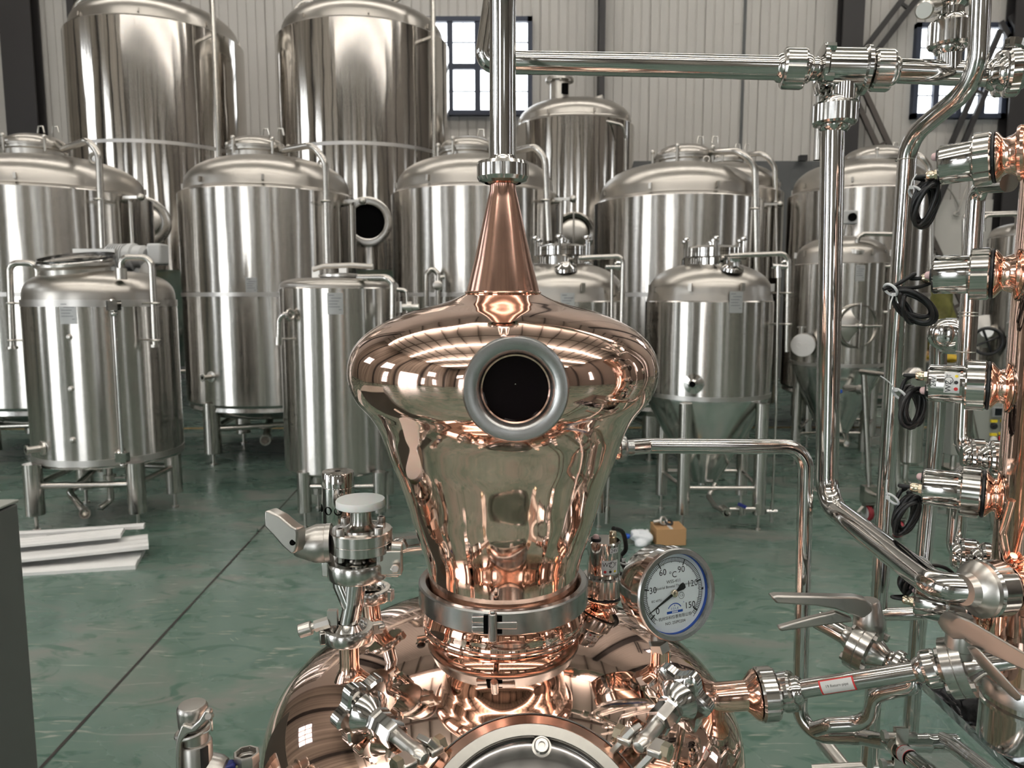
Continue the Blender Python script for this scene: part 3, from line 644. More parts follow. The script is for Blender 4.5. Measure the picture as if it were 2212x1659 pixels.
MB().tube([P(1322, 580, 4.72), P(1320, 880, 4.72), P(1312, 1100, 4.72)], .010, 10).cyl(P(1312, 1095, 4.72), P(1311, 1130, 4.72), .018, 10).build('drop_line', 'leg', t)
MB().cyl(P(1345, 637, 4.72), P(1320, 637, 4.9), .006, 8).build('pipe_bracket', 'steel2', t)
plate(t, x, 5.05, R, 1226, 655, 30, 44)
# conical fermenter further back with the round side manway
ff = [F(1716, 1002), F(1862, 1000), F(1880, 965), F(1742, 965)]
t, x, R, z0, z1 = conical('conical fermenter with a round cross-braced side manway, behind the tall vapour pipe', 1708, 1916, 6.5, 566, 795, .10, 950, None, None, None, [(p.x, p.y) for p in ff])
c = P(1850, 704, 6.5-R+.03); n = V((c.x-x, c.y-6.5, 0)).normalized(); n = V((.12, -1, 0)).normalized(); c = c - n*.05
MB().lathe(c, n, [(.195, -.10), (.195, .06), (.18, .085), (.165, .085), (.16, .05)], 44, (True, False)).build('manway_ring', 'turned', t)
MB().lathe(c, n, [(.16, .055), (.15, .065), (0, .085)], 40, (True, False)).build('manway_door', 'steel2', t)
_, u, w = frame(n)
for k in (0, 1): 
    e = (u if k else w)*.19; MB().cyl(c+n*.10-e, c+n*.10+e, .009, 10).build('manway_yoke', 'steel', t)
MB().ball(c+n*.10, .026, 12).cyl(c+n*.07, c+n*.15, .012, 10).build('yoke_screw', 'steel', t)
h = P(1735, 745, 6.15); sd = V((-.45, -1, 0)).normalized()
sp = MB().lathe(h-sd*.02, sd, [(.095, -.12), (.095, .074), (.093, .076), (0, .076)], 32).build('side_port', 'steel2', t)
for dx in (-.032, .032): MB().hollow(h+sd*.05+V((dx, 0, 0)), h+sd*.085+V((dx, 0, 0)), .024, .007, 16).build('port_nozzle', 'steel2', sp)
MB().cyl(h+V((-.02, 0, .09)), h+V((-.02, 0, .15)), .02, 14).cyl(h+V((-.02, 0, .14)), h+V((-.02, 0, .152)), .034, 16).build('top_ferrule', 'steel2', sp)
c = P(1848, 535, 6.2); MB().lathe(c-V((0, 0, .04)), (.05, -.2, 1), [(.08, 0), (.075, .03), (.04, .045), (0, .05)], 24).build('sight_glass', 'steel2', t)
MB().tube([P(1851, 528, 6.2), P(1853, 512, 6.2), P(1866, 505, 6.2), P(1935, 506, 6.2), P(1940, 520, 6.2), P(1936, 700, 6.2)], .019, 12, .06).build('gas_pipe', 'leg', t)
for py in (575, 674): MB().cyl(P(1908, py, 6.2), P(1940, py, 6.2), .01, 8).build('pipe_bracket', 'steel2', t)
MB().tube([P(1910, 540, 6.25), P(1906, 760, 6.25), P(1903, 800, 6.25)], .02, 12).build('side_pipe', 'leg', t)
h = P(1838, 840, 6.1); hh = MB().tube([h+V((-.0, .1, 0)), h+V((.05, -.05, .0))], .03, 14).hollow(h+V((.05, -.05, 0)), h+V((.07, -.10, 0)), .045, .012).build('cone_outlet', 'steel2', t)
MB().bar(h+V((.02, -.05, .01)), h+V((-.16, -.06, -.02)), .012, .02).build('valve_lever', 'steel2', hh)
MB().bar(h+V((-.10, -.06, -.012)), h+V((-.17, -.06, -.022)), .018, .026).build('blue_lever_grip', 'blue', hh)
MB().tube([(x, 6.5, z0-.6), (x+.02, 6.3, .33), P(1828, 957, 6.0)], .025, 12, .1).hollow(P(1815, 955, 6.05), P(1829, 958, 5.98), .036, .01).build('drain_pipe', 'leg', t)
plate(t, x, 6.5, R, 1858, 590, 20, 34)
# ================================================================ the copper still
SY = .95; SX = P(1087, 900, SY).x
def zs(py): return P(1087, py, SY).z
def rs(px, py): return sz(px, P(1087, py, SY))
AX = V((SX, SY, 0)); UP = V((0, 0, 1))
KR, KC, KZ = .315, .16, .92
def kz(x, y): return KZ + KC*math.sqrt(max(0, 1 - ((x-SX)**2 + (y-SY)**2)/KR**2))
def kn(p): return V(((p.x-SX)/KR**2, (p.y-SY)/KR**2, (p.z-KZ)/KC**2)).normalized()
def khit(px, py):                     # where the sight line meets the kettle dome
    d = ray(px, py); sc = V((1/KR, 1/KR, 1/KC)); o = V((CAM.x-SX, CAM.y-SY, CAM.z-KZ)); o = V((o.x*sc.x, o.y*sc.y, o.z*sc.z)); q = V((d.x*sc.x, d.y*sc.y, d.z*sc.z))
    a, b, c = q.dot(q), 2*o.dot(q), o.dot(o)-1; k = (-b - math.sqrt(max(0, b*b-4*a*c)))/(2*a); return CAM + d*k
M['rimsteel'] = mat('dull_rim_steel', (.30, .29, .265), .24, 1.)
M['sight'] = mat('port_shade_glass', (.006, .004, .005), .03, 0, IOR=1.25)  # near-black colour stands in for the unlit inside of the helmet
M['lid'] = mat('darkened_lid_steel', (.30, .29, .285), .11, 1.)  # base darkened to stand in for the dark reflection on the lid
st = thing('copper_still', 'big polished copper pot still with an onion-shaped head and round manway', 'still', (SX, SY, 0))
kp = [(0, KZ-.52), (.2, KZ-.50), (.30, KZ-.44), (KR, KZ-.36), (KR, KZ-.02)] + [(KR*math.cos(t), KZ+KC*math.sin(t)) for t in [k*PI/2/30 for k in range(0, 27)]] + [(.02, KZ+KC)]
MB().lathe(AX, UP, kp, 128, (False, True)).build('kettle', 'coppersmooth', st)
for a in (90, 210, 330):
    q = AX + V((math.cos(math.radians(a))*.24, math.sin(math.radians(a))*.24, 0)); MB().cyl(q, q+V((0, 0, KZ-.44)), .025, 20).build('leg', 'steel2', st)
zc0, zc1 = zs(1290), zs(1250)
zd0 = kz(SX+.105, SY)
MB().lathe(AX, UP, [(.113, zd0-.010), (.1060, zd0+.001), (.1038, zd0+.006), (.1028, zd0+.010), (.1028, zc0-.008), (.104, zc0-.004), (.108, zc0+.004)], 96, (False, False)).build('neck', 'coppersmooth', st)
MB().torus(AX+UP*(zd0+.004), UP, .1052, .0022, 96, 8).build('weld_bead', 'copper2', st)
ro = rs(182, 1262)
cl = MB().lathe(AX, UP, [(ro-.012, zc0-.002), (ro-.002, zc0-.002), (ro, zc0), (ro, zc1), (ro-.002, zc1+.002), (ro-.009, zc1+.002), (ro-.012, zc1-.002), (ro-.012, zc0)], 96, (False, False)).build('clamp_ring', 'ring', st)
# clamp latch at the front
fz = (zc0+zc1)/2; fy = SY-ro; lx0 = P(1070, 1340, fy).x
m = MB(); m.box((lx0-.017, fy+.0045, fz+.006), (.022, .010, .008)).box((lx0-.017, fy+.0045, fz-.006), (.022, .010, .008)).box((lx0+.013, fy+.002, fz), (.026, .010, .009)).cyl((lx0-.003, fy-.006, fz-.017), (lx0-.003, fy-.006, fz+.017), .0055, 14).cyl((lx0-.003, fy-.006, fz+.017), (lx0-.003, fy-.006, fz+.020), .0035, 6)
m.build('latch', 'ring', cl, bev=.0012)
MB().box((lx0-.003, fy+.0042, fz), (.022, .010, .022)).build('latch_gap', 'dark', cl)
hp = [(160, 1268), (159, 1248), (160, 1236), (167, 1201), (183, 1154), (196, 1113), (208, 1071), (224, 1027), (240, 986), (253, 948), (266, 917), (285, 888), (311, 858), (325, 828), (330, 796), (322, 758), (297, 724), (259, 698), (208, 676), (157, 662), (124, 653), (100, 644), (80, 634)]
hp = spl([(rs(r, y), zs(y)) for r, y in hp], 5)
hp = [(rs(172, 1280), zs(1282)), (rs(172, 1276), zs(1276)), (rs(163, 1272), zs(1272))] + hp
MB().lathe(AX, UP, hp, 160, (False, False)).build('helmet', 'copper', st, sm=60)
cp_ = [(rs(80, 634), zs(634)), (rs(79, 629), zs(629)), (rs(61.5, 560), zs(560)), (rs(48.5, 500), zs(500)), (rs(33, 430), zs(430)), (rs(28.5, 412), zs(412)), (rs(28, 398), zs(398)), (rs(38, 392), zs(392)), (rs(38, 388), zs(388))]
MB().lathe(AX, UP, cp_, 96, (False, False)).build('lyne_cone', 'rawcopper', st)
MB().torus(AX+UP*zs(632), UP, rs(80, 632), .0018, 96, 8).build('cone_weld', 'copper2', st)
# round sight glass port
pc = P(1114, 841, .738); pn = V((.02, -1, .04)).normalized()
pr_ = sz(116, pc)
ppt = MB().lathe(pc, pn, [(pr_*.78, -.05), (pr_*.78, -.014), (pr_*.95, -.012), (pr_, -.006), (pr_, 0), (pr_*.96, .0045), (pr_*.76, .005), (pr_*.745, .0045), (pr_*.655, -.002), (pr_*.65, -.004)], 96, (False, False)).build('sight_port_ring', 'ring', st)
MB().lathe(pc, pn, [(pr_*.65, -.003), (pr_*.62, -.004), (pr_*.60, -.016)], 80, (False, False)).build('port_liner', 'copper2', ppt)
MB().lathe(pc, pn, [(pr_*.605, -.015), (0, -.015)], 64, (False, False)).build('port_glass', 'sight', ppt)
MB().ball(pc-pn*.0145+V((0, 0, .004)), .0009, 8).build('glass_bubble', 'steel', ppt)
# manway at the front of the kettle
mc = V((P(1150, 1840, .645).x, .645, .978)); mn = V((0, -.70, .714)).normalized(); mr = .127
def onman(px, py, h=0.):
    d = ray(px, py); o = mc + mn*h; k = (o-CAM).dot(mn)/d.dot(mn); return CAM + d*k
mw = MB().lathe(mc, mn, [(mr*.93, -.16), (mr*.93, -.012), (mr*.985, -.010), (mr, -.006), (mr, 0), (mr*.985, .002)], 96, (False, False)).build('manway_neck', 'ring', st)
MB().lathe(mc, mn, [(mr*.985, .001), (mr*.90, .006), (mr*.885, .005)], 96, (False, False)).build('manway_copper_band', 'rawcopper', mw)  # copper coloured band between the outer ring and the lid rim
MB().lathe(mc, mn, [(mr*.895, .002), (mr*.895, .012), (mr*.885, .0145), (mr*.80, .0145), (mr*.79, .012), (mr*.785, .008)], 96, (False, False)).build('manway_lid_rim', 'rimsteel', mw)
MB().lathe(mc, mn, [(mr*.79, .009)] + [(mr*.785*math.cos(k*PI/24), .0085+.010*math.sin(k*PI/24)) for k in range(0, 13)], 96, (False, False)).build('manway_lid', 'lid', mw)
bp_ = onman(1170, 1613, .014); MB().lathe(bp_, mn, [(.010, -.002), (.0098, .001), (.0078, .0015), (.0075, .006), (.0065, .0072), (.0036, .0072), (.0032, .004), (0, .004)], 24).build('lid_bolt', 'steel2', mw)
def eye_bolt(a, b, knob, side):
    a, b = V(a), V(b); d = (b-a).normalized(); L = (b-a).length; _, u, w = frame(d)
    root = MB()
    for s in (-1, 1):
        e = a + u*s*.0165; root.box(e - d*.0, (.016, .008, .022), Matrix((u, d, w)).transposed() if False else Matrix((u, w, d)).transposed())
    r = root.build('hinge_lug', 'steel2', st, bev=.002)
    MB().hexa(a-u*.030, a-u*.022, .009).hexa(a+u*.022, a+u*.030, .009).cyl(a-u*.03, a+u*.03, .004, 12).build('hinge_pin', 'brass', r)
    MB().lathe(a-d*.012, d, [(0, 0), (.006, .002), (.0095, .008), (.0100, .013), (.0088, .020), (.0080, .026), (.0080, L*.45)], 24).build('swing_rod', 'steel2', r)
    kb = MB(); kb.lathe(a, d, [(.012, L*.33), (.0140, L*.36), (.0140, L*.60), (.0155, L*.62), (.0155, L*.67), (.011, L*.70), (.011, L*.72)], 8)
    kb.lathe(a, d, [(.012, L*.70), (.016, L*.74), (.024, L*.82), (.026, L*.86)], 40, (False, False))
    n = 60; ring = lambda t, sc: [a + d*t + (u*math.cos(2*PI*k/n)+w*math.sin(2*PI*k/n))*(knob*sc*(1+.13*math.cos(6*2*PI*k/n))) for k in range(n)]
    rows = [ring(L*.83, .45), ring(L*.83, .90), ring(L*.85, 1.0), ring(L*.97, 1.0), ring(L*.99, .90), ring(L*.99, .45)]
    vs = [p for q in rows for p in q]; fs = [(i*n+k, i*n+(k+1) % n, (i+1)*n+(k+1) % n, (i+1)*n+k) for i in range(len(rows)-1) for k in range(n)]
    fs += [tuple(range(n)), tuple(range((len(rows)-1)*n, len(rows)*n))]; kb.add(vs, fs)
    kb.build('star_knob', 'steel', r, sm=30)
for (ax1, ay1), (bx1, by1) in (((905, 1630), (788, 1533)), ((1388, 1604), (1466, 1508))):
    ra = ray(ax1, ay1).normalized(); rb_ = ray(bx1, by1).normalized(); h0 = onman(ax1, ay1, .0); ha = h0 - ra*.018
    hb = CAM + rb_*((ha-CAM).length + .066); hb = ha + (hb-ha)/.90
    rim = mc + (h0-mc).normalized()*mr*.97; dv = (ha-rim).normalized(); sv_ = dv.cross(mn).normalized()
    ml = MB()
    for s in (-1, 1): ml.bar(rim+sv_*s*.014-mn*.006, ha+sv_*s*.014+dv*.006, .006, .020, up=mn)
    ml.build('hinge_arm', 'steel2', st, bev=.001)
    eye_bolt(ha, hb, .034, 1)
# copper sockets welded on the dome
def stub(px, py, Y, r, zt, m='copper2', lean=(0, 0), name='dome_socket'):
    p = P(px, py, Y); z0 = kz(p.x, p.y); o = V((p.x, p.y, z0)); d = V((lean[0], lean[1], 1)).normalized(); L = (zt-z0)/d.z
    MB().lathe(o, d, [(r*1.7, -.012), (r*1.35, -.001), (r*1.05, .005), (r, .012), (r, L)], 40).build(name, m, st)
    return o, d, o + d*L

# ---- vapour line above the cone
vp = thing('vapour_riser', 'upright polished vapour pipe rising from the copper cone', 'pipe', (SX, SY, zs(395)))
MB().lathe(AX, UP, [(rs(28.5, 350), zs(356)), (rs(28.5, 0), zs(5)), (rs(30, 0), zs(2)), (rs(30, 0), zs(-5)), (rs(28.5, 0), zs(-8)), (rs(28.5, 0), zs(-160))], 64).build('pipe', 'steel', vp)
n_ = MB().nut(AX, UP, [(rs(40, 395), zs(396)), (rs(52, 395), zs(392)), (rs(56.5, 390), zs(384)), (rs(56.5, 356), zs(358)), (rs(54, 352), zs(351)), (rs(33, 350), zs(350)), (rs(31, 345), zs(343))], 8, .03).build('union_nut', 'nut', vp, sm=17)
MB().lathe(AX, UP, [(rs(31, 340), zs(352)), (rs(31, 340), zs(346)), (rs(28.5, 340), zs(338))], 64, (False, False)).build('pipe_collar', 'steel', vp)

def union(t, c, d, r, L, name='union_nut', m='steel2', n=12):
    d = V(d).normalized(); c = V(c)
    o = MB().nut(c, d, [(r*.60, -L/2-.002), (r*.82, -L/2-.001), (r*.93, -L/2), (r, -L/2+.003), (r, L/2-.003), (r*.95, L/2), (r*.80, L/2+.0005), (r*.60, L/2+.001)]).build(name, m if m != 'steel2' else 'nut', t, sm=17)
    MB().lathe(c, d, [(r*.56, -L/2-.010), (r*.68, -L/2-.006), (r*.72, -L/2-.001), (r*.72, L/2), (r*.68, L/2+.006), (r*.56, L/2+.010)], 36).build('union_liner', 'steel', o)
    return o
Y0, Y1 = 1.14, 1.085
pa, pb = P(1040, 132, Y0), P(1692, 147, Y1)
vl = thing('vapour_line', 'long horizontal polished vapour pipe running right from behind the riser', 'pipe', pa)
MB().tube([P(1090, -140, Y0), P(1068, 0, Y0), P(1048, 134, Y0), P(1400, 140, (Y0+Y1)/2), pb], .0165, 32, {1: .02, 2: .014, 3: .01}).build('pipe', 'steel', vl)
ax_ = (pb - P(1400, 140, (Y0+Y1)/2)).normalized()
tee = thing('pipe_tee', 'chunky polished cross tee joining the vapour line and the tall drop pipe', 'pipe fitting', P(1800, 160, 1.08))
u1 = union(tee, P(1714, 148, 1.084), ax_, sz(43, pb), .030)
MB().cyl(P(1735, 149, 1.083), P(1775, 149, 1.082), .0155, 28).build('inlet_neck', 'steel', tee)
tb = P(1822, 151, 1.08)
MB().lathe(tb, ax_, [(.016, -.037), (.024, -.036), (.0335, -.032), (.0335, -.027), (.0295, -.024), (.0295, .023), (.0335, .026), (.0335, .031), (.024, .034), (.016, .035)], 40).build('tee_body', 'steel', tee)
m = MB(); 
for a in (.6, 2.2, 3.9, 5.4): 
    _, u, w = frame(ax_); q = tb + (u*math.cos(a)+w*math.sin(a))*.031; m.cyl(q-ax_*.030, q-ax_*.018, .006, 6)
m.build('tee_bolt', 'steel', tee)
MB().tube([tb, tb-UP*.045], .0215, 32).lathe(tb-UP*.043, -UP, [(.0215, 0), (.0225, .003), (.0225, .011), (.0215, .014), (.019, .016), (.018, .03)], 32).build('branch_neck', 'steel', tee)
union(tee, P(1803, 247, 1.08), UP, sz(46, P(1803, 247, 1.08)), .029)
MB().cyl(P(1865, 152, 1.078), P(1885, 153, 1.078), .0155, 28).build('outlet_neck', 'steel', tee)
union(tee, P(1903, 152, 1.076), ax_, sz(44, pb), .026)
MB().hollow(P(1774, 178, 1.13), P(1767, 346, 1.13), .0068, .0012, 20).build('hanging_tube', 'steel2', tee)
# right hand branch with riser
rb = thing('branch_pipe', 'short horizontal pipe with a valved riser at the top right corner', 'pipe', P(2040, 150, 1.06))
MB().cyl(P(1912, 152, 1.075), P(2165, 162, 1.055), .0165, 28).build('pipe', 'steel', rb)
rz = P(2050, 154, 1.063); 
MB().tube([rz, P(2056, -70, 1.063)], .0155, 28).build('riser', 'steel', rb)
union(rb, P(2052, 75, 1.063), UP, sz(43, rz), .033)
MB().lathe(P(2053, 42, 1.063), UP, [(.0165, 0), (.0165, .014), (.024, .022), (.026, .024)], 10).lathe(P(2053, 12, 1.063), UP, [(.024, 0), (.024, .03)], 24).build('valve_body', 'steel', rb)
MB().cyl(P(2016, 17, 1.06), P(1996, 22, 1.03), .012, 24, bev=.002).build('valve_port', 'steel2', rb)
cc = P(2172, 155, 1.04)
u_ = union(rb, P(2160, 160, 1.05), (1, -.35, 0), .030, .012, 'ferrule_clamp', 'steel', 36)
union(rb, P(2186, 158, 1.0), (1, -.35, 0), .030, .016, 'ferrule_clamp', 'steel', 36)
MB().cyl(P(2190, 125, 1.0), P(2198, 85, 1.0), .004, 10).hexa(P(2196, 100, 1.0), P(2200, 86, 1.0), .009).box(P(2186, 92, 1.0), (.012, .01, .012)).build('clamp_screw', 'steel', u_)

# ---- tall drop pipe to the copper column
RY = .84                                      # depth of the column sockets
dp_ = thing('drop_pipe', 'tall thick polished pipe dropping from the tee and bending right to the copper column', 'pipe', P(1788, 700, 1.09))
q1, q2, q3, q4 = P(1799, 262, 1.08), P(1785, 1088, 1.085), P(2024, 1268, .79), P(2108, 1273, .772)
MB().tube([q1, q2, q3, q4], .0163, 36, {1: .045, 2: .06}, n=10).build('pipe', 'steel', dp_)
for q in ((1785, 1060, 1.085), (1797, 275, 1.08)): MB().torus(P(*q), UP, .0163, .0008, 40, 8).build('weld_seam', 'steel2', dp_)
ed = (q4 - q3).normalized(); ed = V((1, .18, -.01)).normalized()
MB().lathe(q4, ed, [(.0163, -.016), (.0185, -.008), (.027, -.003), (.0305, .001), (.0305, .006)], 40).build('ferrule', 'steel2', dp_)
union(dp_, q4+ed*.020, ed, .0305, .024, n=14)

# ---- copper rectifying column on its steel receiver
a_lamp = V((-.8, .6, 0)).normalized()
LP_ = [((2029, 358), (2183, 335)), ((2015, 594), (2180, 591)), ((2004, 827), (2172, 835)), ((1993, 1050), (2160, 1071)), ((1977, 1292), (2130, 1325))]
q = P(2180, 591, RY); cxy = V((q.x, q.y, 0)) + V((.8, -.6, 0))*.060 + V((.002, 0, 0)); CR = .0585
def zcol(py): return P(2200, py, RY-.03).z
col = thing('rectifying_column', 'tall polished copper column at the right edge carrying five steel lamps', 'distillation column', (cxy.x, cxy.y, zcol(1480)))
MB().lathe(cxy, UP, [(.02, zcol(178)), (.05, zcol(184)), (CR, zcol(205)), (CR, zcol(1215)), (CR*1.05, zcol(1240)), (CR*1.08, zcol(1275)), (CR*1.08, zcol(1400)), (CR*1.05, zcol(1440)), (CR*1.05, zcol(1480))], 72).build('copper_tube', 'copper', col)
for (lx, ly), (rx, ry) in LP_:
    L0, R0 = P(lx, ly, RY*1.05), P(rx, ry, RY); d = (L0-R0).normalized(); L = (L0-R0).length
    MB().lathe(R0, d, [(.030, -.016), (.026, -.008), (.0215, -.002), (.0195, .004), (.0195, L*.08), (.0205, L*.10), (.027, L*.165), (.0275, L*.185)], 40, (False, True)).build('lamp_socket', 'copper2', col)
    MB().torus(R0-d*.010, d, .027, .004, 40, 8).build('socket_weld', 'copper2', col)
R0 = q4+ed*.034; MB().lathe(R0, ed, [(.028, 0), (.026, .004), (.020, .010), (.020, .022), (.026, .032), (.034, .05)], 40).build('inlet_socket', 'copper2', col)
m = MB()
for s in (0, 1): m.tube([P(2190, 1200+s*4, RY-.06), P(2176, 1215, RY-.05), P(2165, 1150, RY-.055), P(2185, 1080, RY-.07)], .004, 10, .02)
m.build('copper_handle', 'copper2', col)
rec = thing('receiver_pot', 'round steel receiver pot under the copper column at bottom right', 'vessel', (cxy.x, cxy.y, .99))
zr = P(2118, 1463, .80).z
MB().lathe(cxy, UP, [(.055, zr-.004), (.060, zr), (.067, zr), (.068, zr-.002), (.068, zr-.020), (.064, zr-.022)], 80, (False, False)).build('clamp_ring', 'ring', rec)
MB().lathe(cxy, UP, [(.063, zr-.020), (.063, zr-.028), (.066, zr-.030), (.066, zr-.034), (.062, zr-.036), (.062, .99)], 80, (True, False)).build('pot_shell', 'steel', rec)
tp = thing('skid_table', 'steel table plate wrapped in clear film under the receiver pot', 'table', (.75, .75, 0))
ex = .553
MB().box((ex+.20, .72, .982), (.40, .50, .012)).build('table_top', 'steel', tp)
for x, y in ((ex+.16, .90), (ex+.37, .90), (ex+.37, .5), (ex+.16, .5)): MB().cyl((x, y, 0), (x, y, .976), .012, 14).build('leg', 'steel2', tp)
fm = MB(); nx, ny = 14, 40; vs = []
for j in range(ny+1):
    for i in range(nx+1):
        y = .49 + .48*j/ny; s = i/nx
        if s < .4: px_, pz_ = ex+.10-.115*s/.4, .9905+.002*math.sin(y*40+s*9)
        else: px_, pz_ = ex-.015-.03*((s-.4)/.6)**.6+.006*math.sin(y*35+s*5), .990-.16*(s-.4)/.6
        vs.append((px_, y, pz_+.0015*math.sin(y*90+i)))
fm.add(vs, [(j*(nx+1)+i, j*(nx+1)+i+1, (j+1)*(nx+1)+i+1, (j+1)*(nx+1)+i) for j in range(ny) for i in range(nx)])
fm.build('protective_film', 'film', tp, sm=180)

# ---- lamps
def curve_text(mb, s, size, o, d, u, r, ang, t, rot=0):
    o = V(o); d = V(d).normalized(); u = V(u).normalized(); w = d.cross(u)
    vs, fs = text(s, size)
    def mp(p):
        x, y = (p.x, p.y) if not rot else ((-p.y, p.x) if rot == 1 else (p.y, -p.x))
        a = ang + x/r; e = u*math.cos(a) + w*math.sin(a); return o + d*(t+y) + e*r
    mb.add([mp(v) for v in vs], fs)
def curve_dot(mb, R, o, d, u, r, ang, t):
    o = V(o); d = V(d).normalized(); u = V(u).normalized(); w = d.cross(u); n = 16; vs = []
    for k in range(n):
        a = ang + R*math.cos(2*PI*k/n)/r; e = u*math.cos(a)+w*math.sin(a); vs.append(o + d*(t+R*math.sin(2*PI*k/n)) + e*r)
    mb.add(vs, [tuple(range(n))])
def curve_ring(mb, R, th, o, d, u, r, ang, t):
    o = V(o); d = V(d).normalized(); u = V(u).normalized(); w = d.cross(u); n = 28; vs = []
    for k in range(n):
        for q in (R-th/2, R+th/2):
            a = ang + q*math.cos(2*PI*k/n)/r; e = u*math.cos(a)+w*math.sin(a); vs.append(o + d*(t+q*math.sin(2*PI*k/n)) + e*r)
    mb.add(vs, [(2*k, 2*k+1, (2*k+3) % (2*n), (2*k+2) % (2*n)) for k in range(n)])
def coil(mb, cx, cy, w, h, rot, Y, n, r, seed, tilt=.5):
    rnd = random.Random(seed); c = P(cx, cy, Y); W, H = sz(w, c)/2, sz(h, c)/2; pts = []
    N = 26
    for k in range(n*N+1):
        t = k/N; i = int(t); a = 2*PI*t + PI/2
        f = t/n; off = (f-.5)
        ww = W*(.60+.17*math.sin(2.1*t+seed)); hh = H*(.85+.13*math.sin(2.7*t+seed*2))
        x = ww*math.cos(a) + off*W*1.0*(.45 - .55*math.sin(a)); z = hh*math.sin(a); y = .022*off + .010*math.sin(a*1.0+seed)*tilt
        cr, sr = math.cos(rot), math.sin(rot); pts.append(c + V((x*cr - z*sr, y, x*sr + z*cr)))
    mb.tube(pts, r, 10); return pts
def sight_lamp(label, base, d, L, r, nut, group, gland_a, led_a, udir, labels=None, axis_t=None, cat='lamp'):
    base = V(base); d = V(d).normalized()
    t = thing('sight_lamp', label, cat, base, group)
    MB().lathe(base, d, [(r*1.20, 0), (r*1.27, .0008), (r*1.27, .0026), (r*1.2, .0034)], 40).build('gasket', 'black', t)
    MB().nut(base, d, [(r*.9, .003), (r*1.22, .003), (nut, .0055), (nut, L*.36), (nut*.97, L*.385), (r*.98, L*.39)], 8, .035).build('union_nut', 'nut', t, sm=17)
    MB().lathe(base, d, [(r*.97, L*.37), (r, L*.39), (r, L-.002), (r-.002, L), (0, L)], 48, (True, False)).build('housing', 'steel', t)
    _, u, w = frame(d); e = base + d*L
    gp = e + (u*math.cos(gland_a)+w*math.sin(gland_a))*r*.52; lp = e + (u*math.cos(led_a)+w*math.sin(led_a))*r*.5
    MB().lathe(gp, d, [(.0062, -.001), (.0062, .0035)], 6).lathe(gp, d, [(.0048, .003), (.0056, .005), (.0056, .0105), (.0045, .0125), (.0022, .013)], 14).build('cable_gland', 'brass', t)
    ld = MB().lathe(lp, d, [(.0075, -.001), (.0075, .002)], 20).build('led_bezel', 'black', t)
    MB().lathe(lp, d, [(.0048, .001), (.0048, .003), (.0042, .0058), (.0024, .0074), (0, .0078)], 20).build('led_lens', 'ledred', ld)
    return t, e, gp + d*.012, d
lamps = []
names = ['topmost of the five steel lamps on the copper column, black cable coil hanging below it',
         'second steel lamp from the top of the copper column, cable in wide loose loops',
         'middle steel lamp on the copper column, with 24V and logo stickers',
         'fourth steel lamp from the top of the copper column, just above the slanting pipe',
         'lowest steel lamp on the copper column, tucked under the thick bent pipe']
for k, ((lx, ly), (rx, ry)) in enumerate(LP_):
    L0, R0 = P(lx, ly, RY*1.05), P(rx, ry, RY); d = (L0-R0).normalized(); L = (L0-R0).length
    ga = {0: (2.0, -2.0), 1: (.3, 3.1), 2: (-2.3, 2.2), 3: (3.1, -1.2), 4: (3.1, -1.0)}[k]
    _, u, w = frame(d)
    t, e, gp, _d = sight_lamp(names[k], R0 + d*L*.19, d, L*.81, .0222, .0295, 'lamps on the copper column', ga[0], ga[1], None)
    lamps.append((t, e, gp, d, u, w, R0, L))
# cables of the column lamps
def tie(par, c, dirs, r, tail, th=.0016):
    o = MB().torus(c, dirs, r, th, 24, 8).build('cable_tie', 'tie', par)
    MB().tube(spl([tuple(p) for p in tail], 5), .0008, 6).box(tail[0], (.004, .003, .004)).build('tie_tail', 'tie', o)
CY_ = RY*1.055
def lampcable(k, lead, coils, tiep, tail, r=.0024):
    t, e, gp, d, u, w, R0, L = lamps[k]
    m = MB(); pts = [gp, gp + d*.012] + [P(*q, CY_+.01) for q in lead]
    m.tube(spl([tuple(p) for p in pts], 6), r, 12)
    for a in coils: coil(m, *a[:5], CY_+.01, a[5], r, a[6], a[7] if len(a) > 7 else .5)
    c = m.build('cable', 'black', t, sm=180)
    tie(c, P(*tiep, CY_+.01), (1, .3, .8), .0085, [P(*q, CY_) for q in tail])
lampcable(0, [(1995, 390), (1983, 405), (1980, 425)], [(1999, 442, 72, 96, -.05, 7, 3, .7)], (1978, 417), [(1968, 405), (1971, 390), (1980, 376)])
lampcable(1, [(1975, 592), (1945, 610), (1925, 622)], [(1972, 660, 62, 112, .95, 4, 5, .9), (1958, 668, 50, 92, .6, 1, 2, .9)], (1924, 626), [(1930, 636), (1924, 655), (1923, 668)])
m = MB(); m.tube(spl([tuple(P(*q, CY_+.01)) for q in ((2012, 610), (1985, 620), (1950, 622), (1925, 620), (1908, 625))], 6), .0024, 10).build('cable_end', 'black', lamps[1][0])
lampcable(2, [(1970, 812), (1955, 822), (1946, 842)], [(1971, 880, 78, 90, -.10, 8, 7, .7)], (1943, 852), [(1935, 842), (1920, 825), (1902, 812)])
lampcable(3, [(1957, 1054), (1945, 1062), (1935, 1080)], [(1958, 1112, 74, 98, -.12, 8, 9, .7)], (1928, 1078), [(1918, 1075), (1915, 1055), (1917, 1036)])
lampcable(4, [(1955, 1287), (1946, 1270), (1946, 1255), (1965, 1235), (2010, 1222), (2040, 1226), (2060, 1240)], [(1958, 1262, 26, 44, .1, 3, 4)], (1998, 1215), [(1993, 1212), (1996, 1200), (2001, 1194)])
